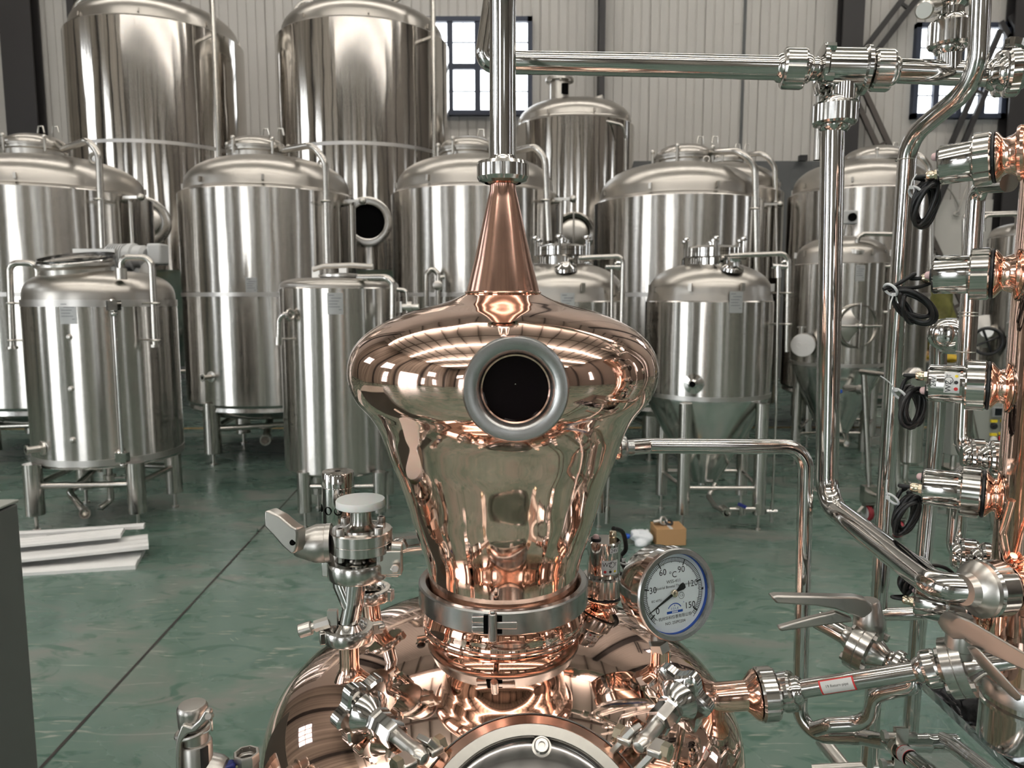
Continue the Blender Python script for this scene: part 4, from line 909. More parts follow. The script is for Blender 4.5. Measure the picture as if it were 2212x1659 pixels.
# stickers
def lamp_labels(t, o, d, u, r, L, ang_l, ang_v, flip=1):
    # logo plate wraps across the housing; u is the direction of angle 0
    w0 = .0125
    pl_ = MB().patch(o, d, u, r+.0002, ang_l-w0/r*1.0, ang_l+w0/r*1.0, L*.47, L*.72, 10).patch(o, d, u, r+.0002, ang_v-.007/r, ang_v+.007/r, L*.84, L*.93, 6).build('sticker', 'paper', t)
    m = MB(); q = r+.0004
    curve_text(m, 'WZ', .0085, o, d, u, q, ang_l-flip*.0045/r, L*.645) if flip > 0 else None
    curve_text(m, 'T', .0065, o, d, u, q, ang_l+.0082/r, L*.645)
    curve_ring(m, .0042, .0007, o, d, u, q, ang_l+.0022/r, L*.645)
    curve_text(m, 'LED', .0024, o, d, u, q, ang_l, L*.565)
    curve_dot(m, .0021, o, d, u, q, ang_l, L*.525)
    curve_text(m, '24V', .0075, o, d, u, q, ang_v, L*.885)
    m.build('lettering', 'ink', pl_)
    m = MB(); curve_dot(m, .0021, o, d, u, q, ang_l-.0075/r, L*.525); m.build('red_mark', 'red', pl_)
    m = MB(); curve_dot(m, .0018, o, d, u, q, ang_l+.0075/r, L*.525); m.build('yellow_mark', 'yellow', pl_)
t, e, gp, d, u, w, R0, L = lamps[2]
lamp_labels(t, R0 + d*L*.19, d, -u, .0222, L*.81, .18, .18)
# lamp on the kettle
so, sd_, se = stub(1300, 1335, 1.03, .0165, P(1297, 1286, 1.03).z, lean=(.05, .0), name='lamp_socket')
MB().lathe(se-sd_*.016, sd_, [(.0165, 0), (.018, .003), (.0245, .010), (.026, .014), (.026, .016)], 40).build('socket_flare', 'copper2', st)
ltop = P(1305, 1165, 1.03); dl = (ltop - se).normalized()
t, e, gp, d = sight_lamp('steel lamp standing on the copper kettle behind the helmet clamp, with 24V sticker', se, dl, (ltop-se).length, .0238, .0300, None, 1.57, -1.5, None)
_, u, w = frame(dl)
tocam = (CAM - se); tocam = (tocam - dl*tocam.dot(dl)).normalized()
right = dl.cross(tocam); 
Lk = (ltop-se).length
# orient stickers: angle 0 faces the eye, positive angles run to the viewer's right
lamp_labels(t, se, dl, tocam, .0238, Lk, .42, .66)
gq = MB(); g0 = P(1328, 1145, 1.02)
gq.tube(spl([tuple(p) for p in (P(1325, 1142, 1.04), P(1345, 1150, 1.06), P(1352, 1185, 1.07), P(1340, 1205, 1.07), P(1352, 1235, 1.06), P(1352, 1275, 1.05), P(1330, 1292, 1.05), P(1312, 1290, 1.06))], 6), .0034, 12)
gq.tube(spl([tuple(p) for p in (P(1338, 1200, 1.07), P(1352, 1228, 1.06), P(1358, 1262, 1.06), P(1340, 1286, 1.06), P(1318, 1284, 1.07))], 6), .0034, 12)
cbl = gq.build('cable', 'black', t, sm=180); tie(cbl, P(1344, 1215, 1.065), (.3, 0, 1), .006, [P(1346, 1210, 1.05), P(1352, 1205, 1.05)])
# ---- dial thermometer
so, sd_, se = stub(1426, 1440, .88, .0122, P(1424, 1403, .88).z, name='thermometer_socket')
th = thing('dial_thermometer', 'round white dial thermometer in a steel case reading near zero', 'thermometer', se)
MB().hexa(se-UP*.001, P(1421, 1386, .88), .0128).cyl(P(1421, 1388, .88), P(1421, 1372, .885), .009, 20).build('stem_nut', 'cast', th)
tn_ = V((.40, -.905, .13)).normalized(); tu = UP.cross(tn_).normalized(); tv = tn_.cross(tu)
tc_ = P(1462, 1284, .865); br = .0565
MB().lathe(tc_, tn_, [(.02, -.050), (br*.90, -.049), (br*.93, -.046), (br*.93, -.016), (br*1.0, -.014), (br*1.0, -.001)], 80, (True, False)).build('case', 'steel', th)
MB().lathe(tc_, tn_, [(br*1.0, -.002), (br*.995, .001), (br*.97, .003), (br*.88, .0032), (br*.865, .001), (br*.865, -.012)], 80, (False, False)).build('bezel', 'ring', th)
fr_ = br*.865; fz_ = tc_ - tn_*.0075
MB().lathe(fz_, tn_, [(fr_, 0), (fr_, .0035), (fr_*.985, .0035), (fr_*.985, 0)], 80, (False, False)).build('blue_gasket', 'blue', th)
dl_ = MB().lathe(fz_, tn_, [(fr_*.985, -.001), (fr_*.985, 0), (0, 0)], 80, (False, False)).build('dial_face', 'dial', th)
def D(x, y, h=.0003): return fz_ + tu*(x*fr_) + tv*(y*fr_) + tn_*h
def dtext(mb, s, size, x, y, h=.0003):
    vs, fs = text(s, size); mb.add([D(p.x+x, p.y+y, h) for p in vs], fs)
def arcq(mb, r0, r1, a0, a1, n=1):
    vs = []
    for i in range(n+1):
        a = a0+(a1-a0)*i/n
        vs += [D(r0*math.sin(a), r0*math.cos(a)), D(r1*math.sin(a), r1*math.cos(a))]
    mb.add(vs, [(2*i, 2*i+2, 2*i+3, 2*i+1) for i in range(n)])
R_ = math.radians
mk = MB(); A0, A1 = R_(-140), R_(140)
arcq(mk, .880, .893, A0, A1, 90); arcq(mk, .785, .796, A0, A1, 90)
for i in range(0, 91):
    a = A0 + R_(5) + (A1-A0-R_(10))*i/90; big = i % 18 == 9 and False
    arcq(mk, .785, .893, a-.008, a+.008)
vals = {0: -128, 30: -76, 60: -27, 90: 27, 120: 76, 150: 128}
for v, a in vals.items():
    a = R_(a); arcq(mk, .73, .893, a-.019, a+.019); rr = .615 if v not in (0, 150) else .62
    dtext(mk, str(v), .225, rr*math.sin(a)*(1.0), rr*math.cos(a)*1.0)
for a in range(-126, 130, 18): arcq(mk, .755, .893, R_(a)-.007, R_(a)+.007)
dtext(mk, '°C', .215, .02, .45); dtext(mk, 'WSS-411', .115, .03, .29); dtext(mk, 'Industrial Bimetal Thermometer', .092, .02, .17)
dtext(mk, 'IEC 60751', .075, -.50, -.12); dtext(mk, '1.5', .085, .245, -.10); dtext(mk, '杭州华科仪表有限公司', .10, .02, -.60); dtext(mk, 'NO. 25092204', .10, .02, -.735)
for k in range(24): 
    a, b = 2*PI*k/24, 2*PI*(k+1)/24; mk.add([D(.245+q*math.cos(c), -.10+q*math.sin(c)) for c in (a, b) for q in (.075, .085)], [(0, 2, 3, 1)])
mk.add([D(.86, -.02), D(.93, .02), D(.93, -.05), D(.87, -.05)], [(0, 1, 2, 3)])
mk.build('dial_markings', 'ink', dl_)
mb_ = MB()
for k in range(16):
    a, b = R_(-58+116*k/16), R_(-58+116*(k+1)/16)
    mb_.add([D(.02+q*math.sin(c), -.49+q*math.cos(c)) for c in (a, b) for q in (.215, .238)], [(0, 2, 3, 1)])
mb_.add([D(-.22, -.50), D(.26, -.50), D(.26, -.44), D(-.22, -.44)], [(0, 1, 2, 3)])
dtext(mb_, 'S G L E', .075, .02, -.39); dtext(mb_, 'A', .07, .02, -.315); dtext(mb_, 'R', .045, .30, -.27)
mb_.build('maker_emblem', 'blue', dl_)
mw_ = MB(); dtext(mw_, '■■■■', .05, .02, -.472, .0005); mw_.build('emblem_blocks', 'dial', dl_)
na = R_(-117); nv = V((math.sin(na), math.cos(na))); npv = V((nv.y, -nv.x))
pts = [nv*.86 + npv*.006, nv*.1 + npv*.035, -nv*.12 + npv*.03, -nv*.29+npv*.085, -nv*.36+npv*.075, -nv*.38, -nv*.36-npv*.075, -nv*.29-npv*.085, -nv*.12-npv*.03, nv*.1-npv*.035, nv*.86-npv*.006]
MB().poly([D(p.x, p.y, .002) for p in pts], tn_*.0006).build('needle', 'ink', th)
MB().lathe(D(0, 0, .001), tn_, [(.0044, 0), (.0044, .0035), (.0034, .0042), (.0012, .0042), (.0010, .0038), (0, .0038)], 24).build('needle_hub', 'brass', th)
MB().lathe(tc_-tn_*.003, tn_, [(fr_, 0), (0, 0)], 64, (False, False)).lathe(tc_-tn_*.0048, tn_, [(fr_, 0), (0, 0)], 64, (False, False)).build('cover_glass', 'glass', th)

# ---- side draw pipe from the helmet
po = P(1328, 968, 1.02); hx = V((1, .15, 0)).normalized()
MB().lathe(po-hx*.04, hx, [(.013, 0), (.013, .034), (.0165, .040), (.017, .044)], 36).build('side_socket', 'copper2', st)
sp_ = thing('side_draw_pipe', 'slim polished pipe leaving the helmet to the right and turning down', 'pipe', P(1740, 1000, 1.06))
f0 = po + hx*.004
MB().lathe(f0, hx, [(.0165, 0), (.019, .001), (.019, .009), (.0175, .011), (.0112, .013), (.0112, .022)], 36).build('ferrule_clamp', 'ring', sp_)
MB().tube([f0+hx*.008, P(1400, 963, 1.04), P(1742, 965, 1.06), P(1726, 1588, 1.06), P(1860, 1592, 1.00), P(1925, 1605, .95), P(2010, 1672, .80), P(2080, 1740, .72)], .0110, 28, {1: .02, 2: .035, 3: .05, 4: .03, 5: .04, 6: .03}, n=9).build('pipe', 'steel', sp_)
q = P(1922, 1603, .95); q2 = P(2010, 1672, .80); dq = (q2-q).normalized(); c_ = q + dq*.045
cl_ = MB().lathe(c_-dq*.01, dq, [(.0118, 0), (.0128, .001), (.0128, .019), (.0118, .02)], 32, (False, False)).build('pipe_clamp', 'steel2', sp_)
_, u, w = frame(dq)
for s in (-1, 1):
    e = c_ - w*s*.0 + V((0, 0, s*.020)); MB().box(e-dq*.006, (.016, .0022, .022)).box(e+dq*.006, (.016, .0022, .022)).cyl(e-V((.02, 0, 0)), e+V((.02, 0, 0)), .0045, 12).hexa(e-V((.024, 0, 0)), e-V((.018, 0, 0)), .007).build('clamp_bolt', 'steel2', cl_)
lb = P(1965, 1642, .86); lb = q + dq*.085; e0 = (CAM-lb); e0 = (e0-dq*e0.dot(dq)).normalized()
lab = MB().patch(lb, dq, e0, .0113, -1.3, 1.3, -.013, .013, 12).build('label', 'paper', sp_)
MB().patch(lb, dq, e0, .0114, -1.3, 1.3, -.0145, -.012, 12).patch(lb, dq, e0, .0114, -1.3, 1.3, .012, .0145, 12).build('label_border', 'red', lab)
m = MB(); curve_text(m, 'D', .006, lb, dq, e0, .0114, -.2, 0, 1); m.build('label_writing', 'ink', lab)
# ---- column feed pipe from the kettle with valve
po = P(1568, 1505, .885); dx_ = (P(1640, 1500, .885) - po).normalized()
kq = khit(1545, 1505); MB().lathe(po-dx_*.030, dx_, [(.030, 0), (.024, .008), (.0185, .018), (.0185, .054), (.022, .058), (.029, .064), (.031, .067)], 40).build('side_socket', 'copper2', st)
fp = thing('feed_pipe', 'polished pipe with a red edged handwritten label between kettle and column valve', 'pipe', P(1860, 1470, .89))
union(fp, po+dx_*.050, dx_, .0335, .022, n=14)
fy_ = lambda x: .885 - .075*(x-1676)/324
d1, d2 = P(1676, 1497, .885), P(2000, 1446, fy_(2000)); fd = (d2-d1).normalized()
MB().lathe(d1-fd*.008, fd, [(.018, -.022), (.018, -.008), (.0185, -.004), (.0235, .002), (.024, .006)], 36).build('copper_adapter', 'copper2', fp)
union(fp, P(1702, 1494, fy_(1702)), fd, .0245, .018, n=12)
MB().cyl(P(1715, 1491, fy_(1715)), P(1996, 1447, fy_(1996)), .0111, 32).build('pipe', 'steel', fp)
MB().torus(P(1903, 1462, fy_(1903)), fd, .0111, .0006, 36, 8).build('weld_seam', 'steel2', fp)
union(fp, P(2012, 1444, fy_(2012)), fd, .0215, .016, n=12)
la_, lz_ = P(1715, 1491, fy_(1715)), P(1996, 1447, fy_(1996)); lb = la_ + (lz_-la_)*.36; e0 = (CAM-lb); e0 = (e0-fd*e0.dot(fd)).normalized(); ub = fd.cross(e0)
lab = MB().patch(lb, fd, e0, .0115, -.55, 1.05, -.0205, .0205, 12).build('label', 'red', fp)
MB().patch(lb, fd, e0, .01165, -.42, .92, -.0185, .0185, 12).build('label_paper', 'paper', lab)
m = MB(); curve_text(m, '19 Return pipe', .0045, lb, fd, e0, .0118, .15, 0, 1); m.build('label_writing', 'ink', lab)
# butterfly valves
def disc_valve(t, c, d, r, L, nut=True, bolt_a=(.5, 2.1, 3.6, 5.2)):
    c = V(c); d = V(d).normalized(); _, u, w = frame(d)
    b = MB().lathe(c, d, [(r*.30, -L*1.5), (r*.36, -L*1.1), (r*.55, -L*.62), (r*.62, -L*.5), (r, -L*.48), (r, -L*.03), (r*.975, 0), (r, L*.03), (r, L*.48), (r*.62, L*.5), (r*.55, L*.62), (r*.36, L*1.1), (r*.30, L*1.5)], 56).build('valve_body', 'turned', t)
    for a in bolt_a:
        e = c + (u*math.cos(a)+w*math.sin(a))*r*.82
        MB().cyl(e-d*L*.62, e+d*L*.62, r*.085, 12).hexa(e+d*L*.48, e+d*L*.66, r*.15).hexa(e-d*L*.66, e-d*L*.48, r*.15).build('body_bolt', 'cast', b)
    return b
def lever(t, pts, Y, off, m='cast', name='lever_handle', bev=.0025):
    return MB().poly([P(x, y, Y(x) if callable(Y) else Y) for x, y in pts], off).build(name, m, t, bev=bev)
c6 = lambda L: [(1612+x/3.687, 1209+y/3.687) for x, y in L]
v1 = thing('butterfly_valve', 'steel butterfly valve with its lever pointing left, above the labelled feed pipe', 'valve', P(1870, 1397, .98))
vc = P(1868, 1397, .98); vd = (P(1930, 1425, .94) - P(1822, 1362, 1.03)).normalized(); vd = V((.62, -.72, -.22)).normalized()
disc_valve(v1, vc, vd, .0375, .026)
union(v1, vc+vd*.045, vd, .021, .012, n=12)
MB().tube([vc+vd*.03, vc+vd*.085, P(1890, 1500, .96), P(1876, 1562, .98), P(1790, 1566, 1.00), P(1760, 1575, 1.02)], .0105, 24, {1: .02, 2: .03, 3: .035, 4: .012}, n=8).build('drain_pipe', 'steel', v1)
MB().cyl(vc-vd*.03, vc-vd*.07, .0135, 24).build('inlet_neck', 'steel', v1)
sb = P(1872, 1352, .975)
h1 = MB().lathe(P(1876, 1366, .978), V((-.02, -.03, 1)), [(.019, -.006), (.019, .006), (.0205, .008), (.0205, .020), (.013, .046), (.011, .048), (0, .048)], 14).build('handle_hub', 'cast', v1)
lever(v1, c6([(200, 300), (250, 288), (700, 298), (870, 298), (960, 318), (1000, 360), (1010, 420), (930, 470), (840, 440), (720, 398), (560, 372), (245, 352)]), .962, (0, .016, 0))
lever(v1, c6([(255, 540), (500, 470), (690, 425), (712, 412), (840, 462), (850, 500), (690, 518), (275, 575)]), .970, (0, .010, 0), name='trigger_lever')
v2 = thing('butterfly_valve', 'steel butterfly valve with its lever pointing right, beside the receiver pot', 'valve', P(2068, 1440, .79))
vc = P(2068, 1441, .79); disc_valve(v2, vc, fd+V((0, -.1, 0)), .0330, .022)
MB().cyl(vc+fd*.02, vc+fd*.055, .011, 24).build('outlet_neck', 'steel', v2)
MB().lathe(P(2075, 1408, .785), V((-.02, -.06, 1)), [(.014, -.004), (.014, .004), (.0165, .006), (.0165, .020), (.012, .040), (.009, .043), (0, .043)], 14).build('handle_hub', 'cast', v2)
c4 = c6([(1600, 560), (1625, 500), (1660, 470), (1720, 465), (1790, 492), (2212, 742), (2330, 810), (2330, 960), (2212, 885), (1790, 690), (1770, 640), (1650, 640)])
vy_ = lambda x: .775 - (x-2045)/167*.085
lever(v2, c4, vy_, (0, .020, 0))
lever(v2, c6([(1800, 725), (1860, 712), (1905, 760), (2205, 1085), (2195, 1130), (2165, 1138), (1900, 880), (1830, 780)]), lambda x: vy_(x)-.004, (0, .012, 0), name='trigger_lever')

# ---- frame tubes and column pipe arms
fr1 = thing('bent_frame_pipe', 'polished pipe from the top edge bent left and then straight down beside the lamps', 'pipe', P(1905, 1500, 1.13))
MB().tube([P(2124, -150, .99), P(2110, 178, 1.0), P(1962, 300, 1.10), P(1932, 760, 1.12), P(1900, 1280, 1.13), P(1876, 1660, 1.14), V((P(1876, 1660, 1.14).x-.01, 1.15, 0))], .0127, 28, {1: .06, 2: .05, 3: 1, 4: 1, 5: 1}, n=10).build('pipe', 'steel', fr1)
MB().torus(P(1955, 345, 1.1), UP, .0127, .0006, 30, 8).build('weld_seam', 'steel2', fr1)
fr2 = thing('flanged_standpipe', 'polished standpipe with a flange elbow on top, running down right of the bent pipe', 'pipe', P(1992, 1240, 1.16))
MB().tube([P(2062, 728, 1.16), P(2027, 735, 1.17), P(2024, 900, 1.17), P(1992, 1240, 1.17), P(1960, 1660, 1.18), V((P(1960, 1660, 1.18).x-.01, 1.18, 0))], .0125, 28, {1: .03, 2: 1, 3: 1, 4: 1}, n=9).build('pipe', 'steel', fr2)
union(fr2, P(2052, 726, 1.15), (1, -.5, .0), .028, .020, m='steel')
MB().lathe(P(2040, 722, 1.13), (-.6, -.8, 0), [(.024, 0), (.020, .006), (.012, .009), (0, .010)], 28).build('flange_cap', 'steel', fr2)
arm1 = thing('upper_arm_pipe', 'vertical pipe arm with two collars linking the upper column sockets', 'pipe', P(2085, 800, 1.0))
MB().tube([P(2180, 395, .93), P(2110, 400, 1.0), P(2102, 520, 1.0), P(2088, 760, 1.0), P(2078, 985, 1.0), P(2150, 995, .93)], .0112, 28, {1: .02, 2: 1, 3: 1, 4: .025}, n=9).build('pipe', 'steel', arm1)
for py, px in ((675, 2091), (682, 2091), (760, 2086), (962, 2079)): MB().torus(P(px, py, 1.0), UP, .0112, .0009, 30, 8).build('collar', 'steel2', arm1)
union(arm1, P(2112, 987, .965), (1, -.4, 0), .024, .018, m='steel'); union(arm1, P(2148, 992, .92), (1, -.4, 0), .024, .012, m='steel', n=32)
arm2 = thing('lower_arm_pipe', 'short vertical pipe arm ending in a flange beside the copper column base', 'pipe', P(2065, 1140, .98))
MB().tube([P(2150, 1010, .93), P(2075, 1015, .98), P(2070, 1100, .98), P(2062, 1205, .98), P(2120, 1212, .93)], .0118, 28, {1: .03, 2: 1, 3: .035}, n=9).build('pipe', 'steel', arm2)
union(arm2, P(2092, 1205, .945), (1, -.45, 0), .025, .020, m='steel'); union(arm2, P(2130, 1215, .90), (1, -.45, 0), .025, .012, m='steel', n=32)
xb = thing('cross_pipe', 'dark reflecting horizontal pipe behind the lowest lamp, with a small red edged label', 'pipe', P(2000, 1322, 1.10))
MB().cyl(P(1885, 1328, 1.125), P(2150, 1319, 1.10), .0103, 24).build('pipe', 'steel', xb)
lb = P(1905, 1327, 1.124); xd = V((1, -.05, .02)).normalized(); e0 = (CAM-lb); e0 = (e0-xd*e0.dot(xd)).normalized()
lab = MB().patch(lb, xd, e0, .0106, -1.0, .9, -.012, .012, 10).build('label', 'red', xb); MB().patch(lb, xd, e0, .01075, -.85, .75, -.0125, .0095, 10).build('label_paper', 'paper', lab)
m = MB(); curve_text(m, 'pipe', .006, lb, xd, e0, .0109, 0, 0, 1); m.build('label_writing', 'ink', lab)
br_ = thing('skid_brace_tube', 'inclined skid tube at the bottom edge below the feed pipe', 'tube', P(1830, 1650, 1.2))
MB().cyl(P(1775, 1598, 1.24), P(1905, 1760, 1.10), .0125, 24).build('tube', 'steel2', br_)
MB().cyl(P(1755, 1662, 1.16), P(1960, 1652, 1.12), .0080, 20).build('cross_rod', 'steel2', br_)
rt = thing('rod_joint', 'stubby stepped steel pipe joint lying behind the clear film', 'pipe fitting', P(1990, 1605, 1.0))
MB().lathe(P(1938, 1605, .99), (1, 0, .0), [(.008, 0), (.0125, .012), (.0125, .040), (.0135, .042), (.0135, .045), (.0125, .047), (.0125, .085)], 28).build('joint', 'steel', rt)
MB().tube([P(2035, 1598, .99), P(2060, 1610, .97), P(2200, 1720, .85)], .011, 20, .02).build('tube', 'steel', rt)
# ---- sampling and venting stack at the left of the still
so, sd_, se = stub(756, 1470, .87, .0120, P(757, 1380, .87).z, name='valve_socket')
va = thing('vent_valve_stack', 'butterfly valve stack with a white capped top on the left of the kettle', 'valve', se)
def tri_clamp(t, c, r, h, d=UP, ang=0., m='turned', wing=1):
    c = V(c); o = MB().lathe(c, d, [(r*.80, -h/2), (r*.96, -h/2), (r, -h*.36), (r, h*.36), (r*.96, h/2), (r*.74, h/2), (r*.70, h*.30), (r*.55, h*.28)], 48, (True, False)).build('tri_clamp', m, t)
    R = Matrix.Rotation(ang, 3, 'Z'); e = c + R @ V((r*1.12, 0, 0))
    MB().box(e, (r*.55, r*.30, h*.9), R).box(e+R @ V((r*.2, 0, h*.1)), (r*.28, r*.5, h*.4), R).build('clamp_lug', m, o, bev=.0015)
    e = c - R @ V((r*1.05, 0, 0)); MB().box(e, (r*.22, r*.42, h*.9), R).cyl(e-UP*h*.5, e+UP*h*.55, r*.09, 10).build('clamp_hinge', m, o, bev=.001)
    return o
tri_clamp(va, se+UP*.008, .0305, .016, ang=.4)
a, b = se + V((-.055, -.005, .016)), se + V((-.022, -.002, .012))
lk = P(646, 1364, .86); rk_ = P(712, 1343, .865)
MB().cyl(lk, lk+(rk_-lk)*.42, .0085, 20, bev=.001).cyl(lk+(rk_-lk)*.42, lk+(rk_-lk)*.55, .005, 14).cyl(lk+(rk_-lk)*.52, rk_, .0075, 8).box(rk_+V((.004, 0, .006)), (.012, .008, .018)).build('clamp_knob', 'steel2', va)
t1, t2, t3 = se+UP*.014, P(764, 1300, .87), P(770, 1236, .87)
MB().tube([t1, t2, t3], .0125, 32, .03).lathe(t1-UP*.004, UP, [(.022, 0), (.018, .004), (.0125, .012)], 32, (True, False)).build('lower_tube', 'steel', va)
MB().tube([P(736, 1238, .875), P(738, 1262, .873), P(760, 1318, .868)], [.011, .011, .010], 24).build('branch_tube', 'steel', va)
c2_ = P(773, 1226, .87); tri_clamp(va, c2_, .0365, .021, ang=-.05)
ek = P(842, 1212, .86); MB().box(ek, (.030, .016, .030)).cyl(P(845, 1180, .86), P(870, 1182, .86), .007, 16).box(P(858, 1183, .865), (.024, .012, .012), Matrix.Rotation(-.5, 3, 'Y')).hexa(P(853, 1229, .848), P(853, 1229, .842), .006).build('clamp_latch', 'steel2', va, bev=.0015)
t4, t5 = c2_+UP*.008, P(778, 1176, .87)
MB().tube([t4, t5], .0117, 32).lathe(t4, UP, [(.026, 0), (.0225, .003), (.013, .008)], 32, (True, False)).build('middle_tube', 'steel', va)
vz = P(781, 1168, .87); MB().lathe(vz-UP*.012, UP, [(.012, 0), (.036, .001), (.0375, .002), (.0375, .0125), (.0370, .013), (.0375, .0135), (.0375, .0255), (.036, .027), (.0265, .0272), (.026, .0295), (.018, .031), (.0135, .034), (.0125, .040), (.0125, .052), (.02, .054)], 64).build('valve_body', 'turned', va)
for k in range(4):
    a = PI/4 + k*PI/2 + .1; e = vz + V((math.cos(a)*.0315, math.sin(a)*.0315, .014)); MB().lathe(e, UP, [(.0052, 0), (.0052, .008), (.0045, .009), (.0028, .009), (.0028, .005), (0, .005)], 16).cyl(e-UP*.032, e+UP*.004, .0042, 6).build('cap_screw', 'cast', va)
MB().lathe(vz+UP*.042, UP, [(.0265, 0), (.0295, .0015), (.0295, .0085), (.0285, .010), (.0, .010)], 48).build('white_cap', 'white', va)
hc = vz + V((-.038, -.002, -.002)); hd = V((-1, -.10, -.02)).normalized()
MB().lathe(hc, hd, [(.0235, -.002), (.0235, .004), (.0228, .0045), (.0232, .006), (.0232, .016), (.0150, .038), (.0135, .041), (0, .041)], 36).build('handle_cone', 'cast', va)
k2 = lambda L: [(540+x*.20796, 960+y*.20796) for x, y in L]
lever(va, k2([(145, 692), (190, 690), (300, 748), (420, 850), (480, 880), (492, 930), (490, 1050), (470, 1120), (430, 1145), (330, 1055), (240, 950), (145, 850)]), .835, (.007, .013, .0), bev=.002)
MB().cyl(P(632, 1172, .834), P(632, 1172, .838), .0035, 16).build('handle_hole', 'dark', va)
# pressure relief cylinder behind
so, sd_, se2 = stub(806, 1362, .99, .0125, P(797, 1290, .99).z, lean=(-.10, .02), name='relief_socket')
pv = thing('relief_valve', 'upright steel relief cylinder with round black vents behind the white capped valve', 'valve', se2)
tri_clamp(pv, se2+UP*.006, .030, .016, ang=2.9)
rtop = P(730, 1018, .97); rbot = P(731, 1128, .97); dr = (rtop-rbot).normalized()
MB().tube([se2+UP*.010, P(770, 1210, .98), P(736, 1170, .97), rbot+dr*.005], .0115, 24, .02).build('neck_pipe', 'steel', pv)
MB().lathe(rbot, dr, [(.012, -.004), (.0205, -.002), (.0215, 0), (.0215, .050), (.0210, .0505), (.0215, .051), (.0215, (rtop-rbot).length-.002), (.0205, (rtop-rbot).length), (.004, (rtop-rbot).length+.0004), (.004, (rtop-rbot).length-.004), (0, (rtop-rbot).length-.004)], 48).build('cylinder', 'steel', pv)
for a in (-2.9, -2.0, -1.35, -.55, .3, 1.1, 1.9):
    q = rbot + dr*.021 + V((math.cos(a)*.0212, math.sin(a)*.0212, 0)); MB().lathe(q, (math.cos(a), math.sin(a), 0), [(.0052, -.003), (.0054, .0008), (.0046, .0010), (.0042, -.001), (0, -.001)], 18).build('vent_hole', 'dark', pv)
lv = thing('lever_bar', 'flat polished lever bar reaching behind the helmet left of the clamp', 'lever', P(900, 1170, 1.03))
MB().tube(spl([tuple(P(x, y, 1.03)) for x, y in ((856, 1186), (880, 1180), (920, 1176), (960, 1178))], 5), .0085, 20).bar(P(852, 1170, 1.03), P(950, 1160, 1.03), .016, .008).ball(P(858, 1176, 1.02), .009, 14).build('bar', 'steel', lv)
MB().ball(P(860, 1178, 1.012), .0085, 14).build('rubber_knob', 'black', lv)
MB().tube([P(940, 1176, 1.03), V((SX-.06, 1.08, P(940, 1200, 1.05).z)), V((SX-.05, 1.10, kz(SX-.05, 1.10)-.005))], .008, 12, .03).build('pivot_post', 'copper2', lv)

# ---- safety valve and ball valve at the bottom left
sv = thing('safety_valve', 'bead blasted steel safety valve with a curved lift lever at the bottom left', 'valve', P(420, 1659, .80))
sx = P(424, 1650, .80).x; sy = .80; Zs = lambda py: P(420, py, .80).z
MB().lathe((sx, sy, 0), UP, [(.010, Zs(1760)), (.0215, Zs(1750)), (.0215, Zs(1664)), (.0195, Zs(1655)), (.0185, Zs(1650)), (.0185, Zs(1604)), (.0170, Zs(1600)), (.0150, Zs(1599)), (.0150, Zs(1570)), (.0160, Zs(1568))], 48).build('valve_body', 'cast', sv)
MB().lathe((sx-.0012, sy, 0), UP, [(.0150, Zs(1572)), (.0160, Zs(1562)), (.0168, Zs(1532)), (.0165, Zs(1526)), (.0145, Zs(1521)), (0, Zs(1519))], 40).build('cap', 'cast', sv)
c8 = lambda L: [(340+x*.11754, 1480+y*.11754) for x, y in L]
lever(sv, c8([(430, 765), (470, 735), (620, 780), (760, 650), (860, 480), (930, 480), (970, 520), (960, 600), (820, 740), (700, 860), (560, 900), (480, 980), (430, 1080), (410, 1300), (412, 1800), (335, 1800), (330, 1060), (360, 950)]), .778, (0, .010, 0), bev=.002)
MB().torus((sx-.001, sy, Zs(1576)), V((-.25, .0, 1)), .0185, .0030, 36, 8).build('lever_collar', 'cast', sv)
MB().tube(spl([tuple(P(x, y, .775)) for x, y in c8([(950, 640), (985, 700), (975, 800), (930, 850), (850, 890)])], 5), .0009, 8).torus(P(*c8([(1000, 730)])[0], .782), (1, .4, 0), .0055, .0012, 20, 8).cyl(P(*c8([(930, 575)])[0], .772), P(*c8([(985, 560)])[0], .785), .0035, 12).build('seal_wire', 'steel2', sv)
MB().patch((sx, sy, 0), UP, (1, 0, 0), .0187, -.9, -.35, Zs(1664), Zs(1602), 8).build('black_label', 'ink', sv)
MB().lathe((sx+.012, sy+.004, Zs(1668)), (1, 0, -.15), [(.0190, 0), (.0185, .012), (.015, .019), (.006, .023), (0, .023)], 32).build('side_outlet', 'cast', sv)
zt2 = Zs(1755)
MB().tube([(sx, sy, zt2+.01), (sx, sy, .72), (SX-KR+.01, SY-.06, .72)], .012, 16, .03).build('mount_pipe', 'steel2', sv)
bvx = P(528, 1640, .82); bv = thing('ball_valve', 'small threaded ball valve with a blue grip beside the kettle', 'valve', bvx)
q0 = P(532, 1625, .82)
MB().lathe(q0, -UP, [(.0115, .006), (.0120, 0), (.0145, 0), (.0155, .002), (.0155, .012), (.0145, .013), (.0145, .045)], 8, (False, False)).build('union_socket', 'cast', bv, sm=25)
MB().lathe(q0, -UP, [(.0125, .0005)] + [(.0125-.0010*(k % 2), .0005+k*.0014) for k in range(1, 9)] + [(0, .014)], 28, (False, False)).build('thread', 'cast', bv)
MB().lathe(q0-UP*.042, -UP, [(.0145, 0), (.019, .008), (.019, .03), (.0125, .04), (.0125, .07)], 24).build('body', 'cast', bv)
MB().tube([q0-UP*.10, V((q0.x, q0.y, .78)), V((SX-KR+.02, SY-.02, .76))], .012, 16, .03).build('mount_pipe', 'steel2', bv)
MB().bar(P(508, 1652, .81), P(530, 1648, .815), .010, .003).build('grip_stem', 'brass', bv)
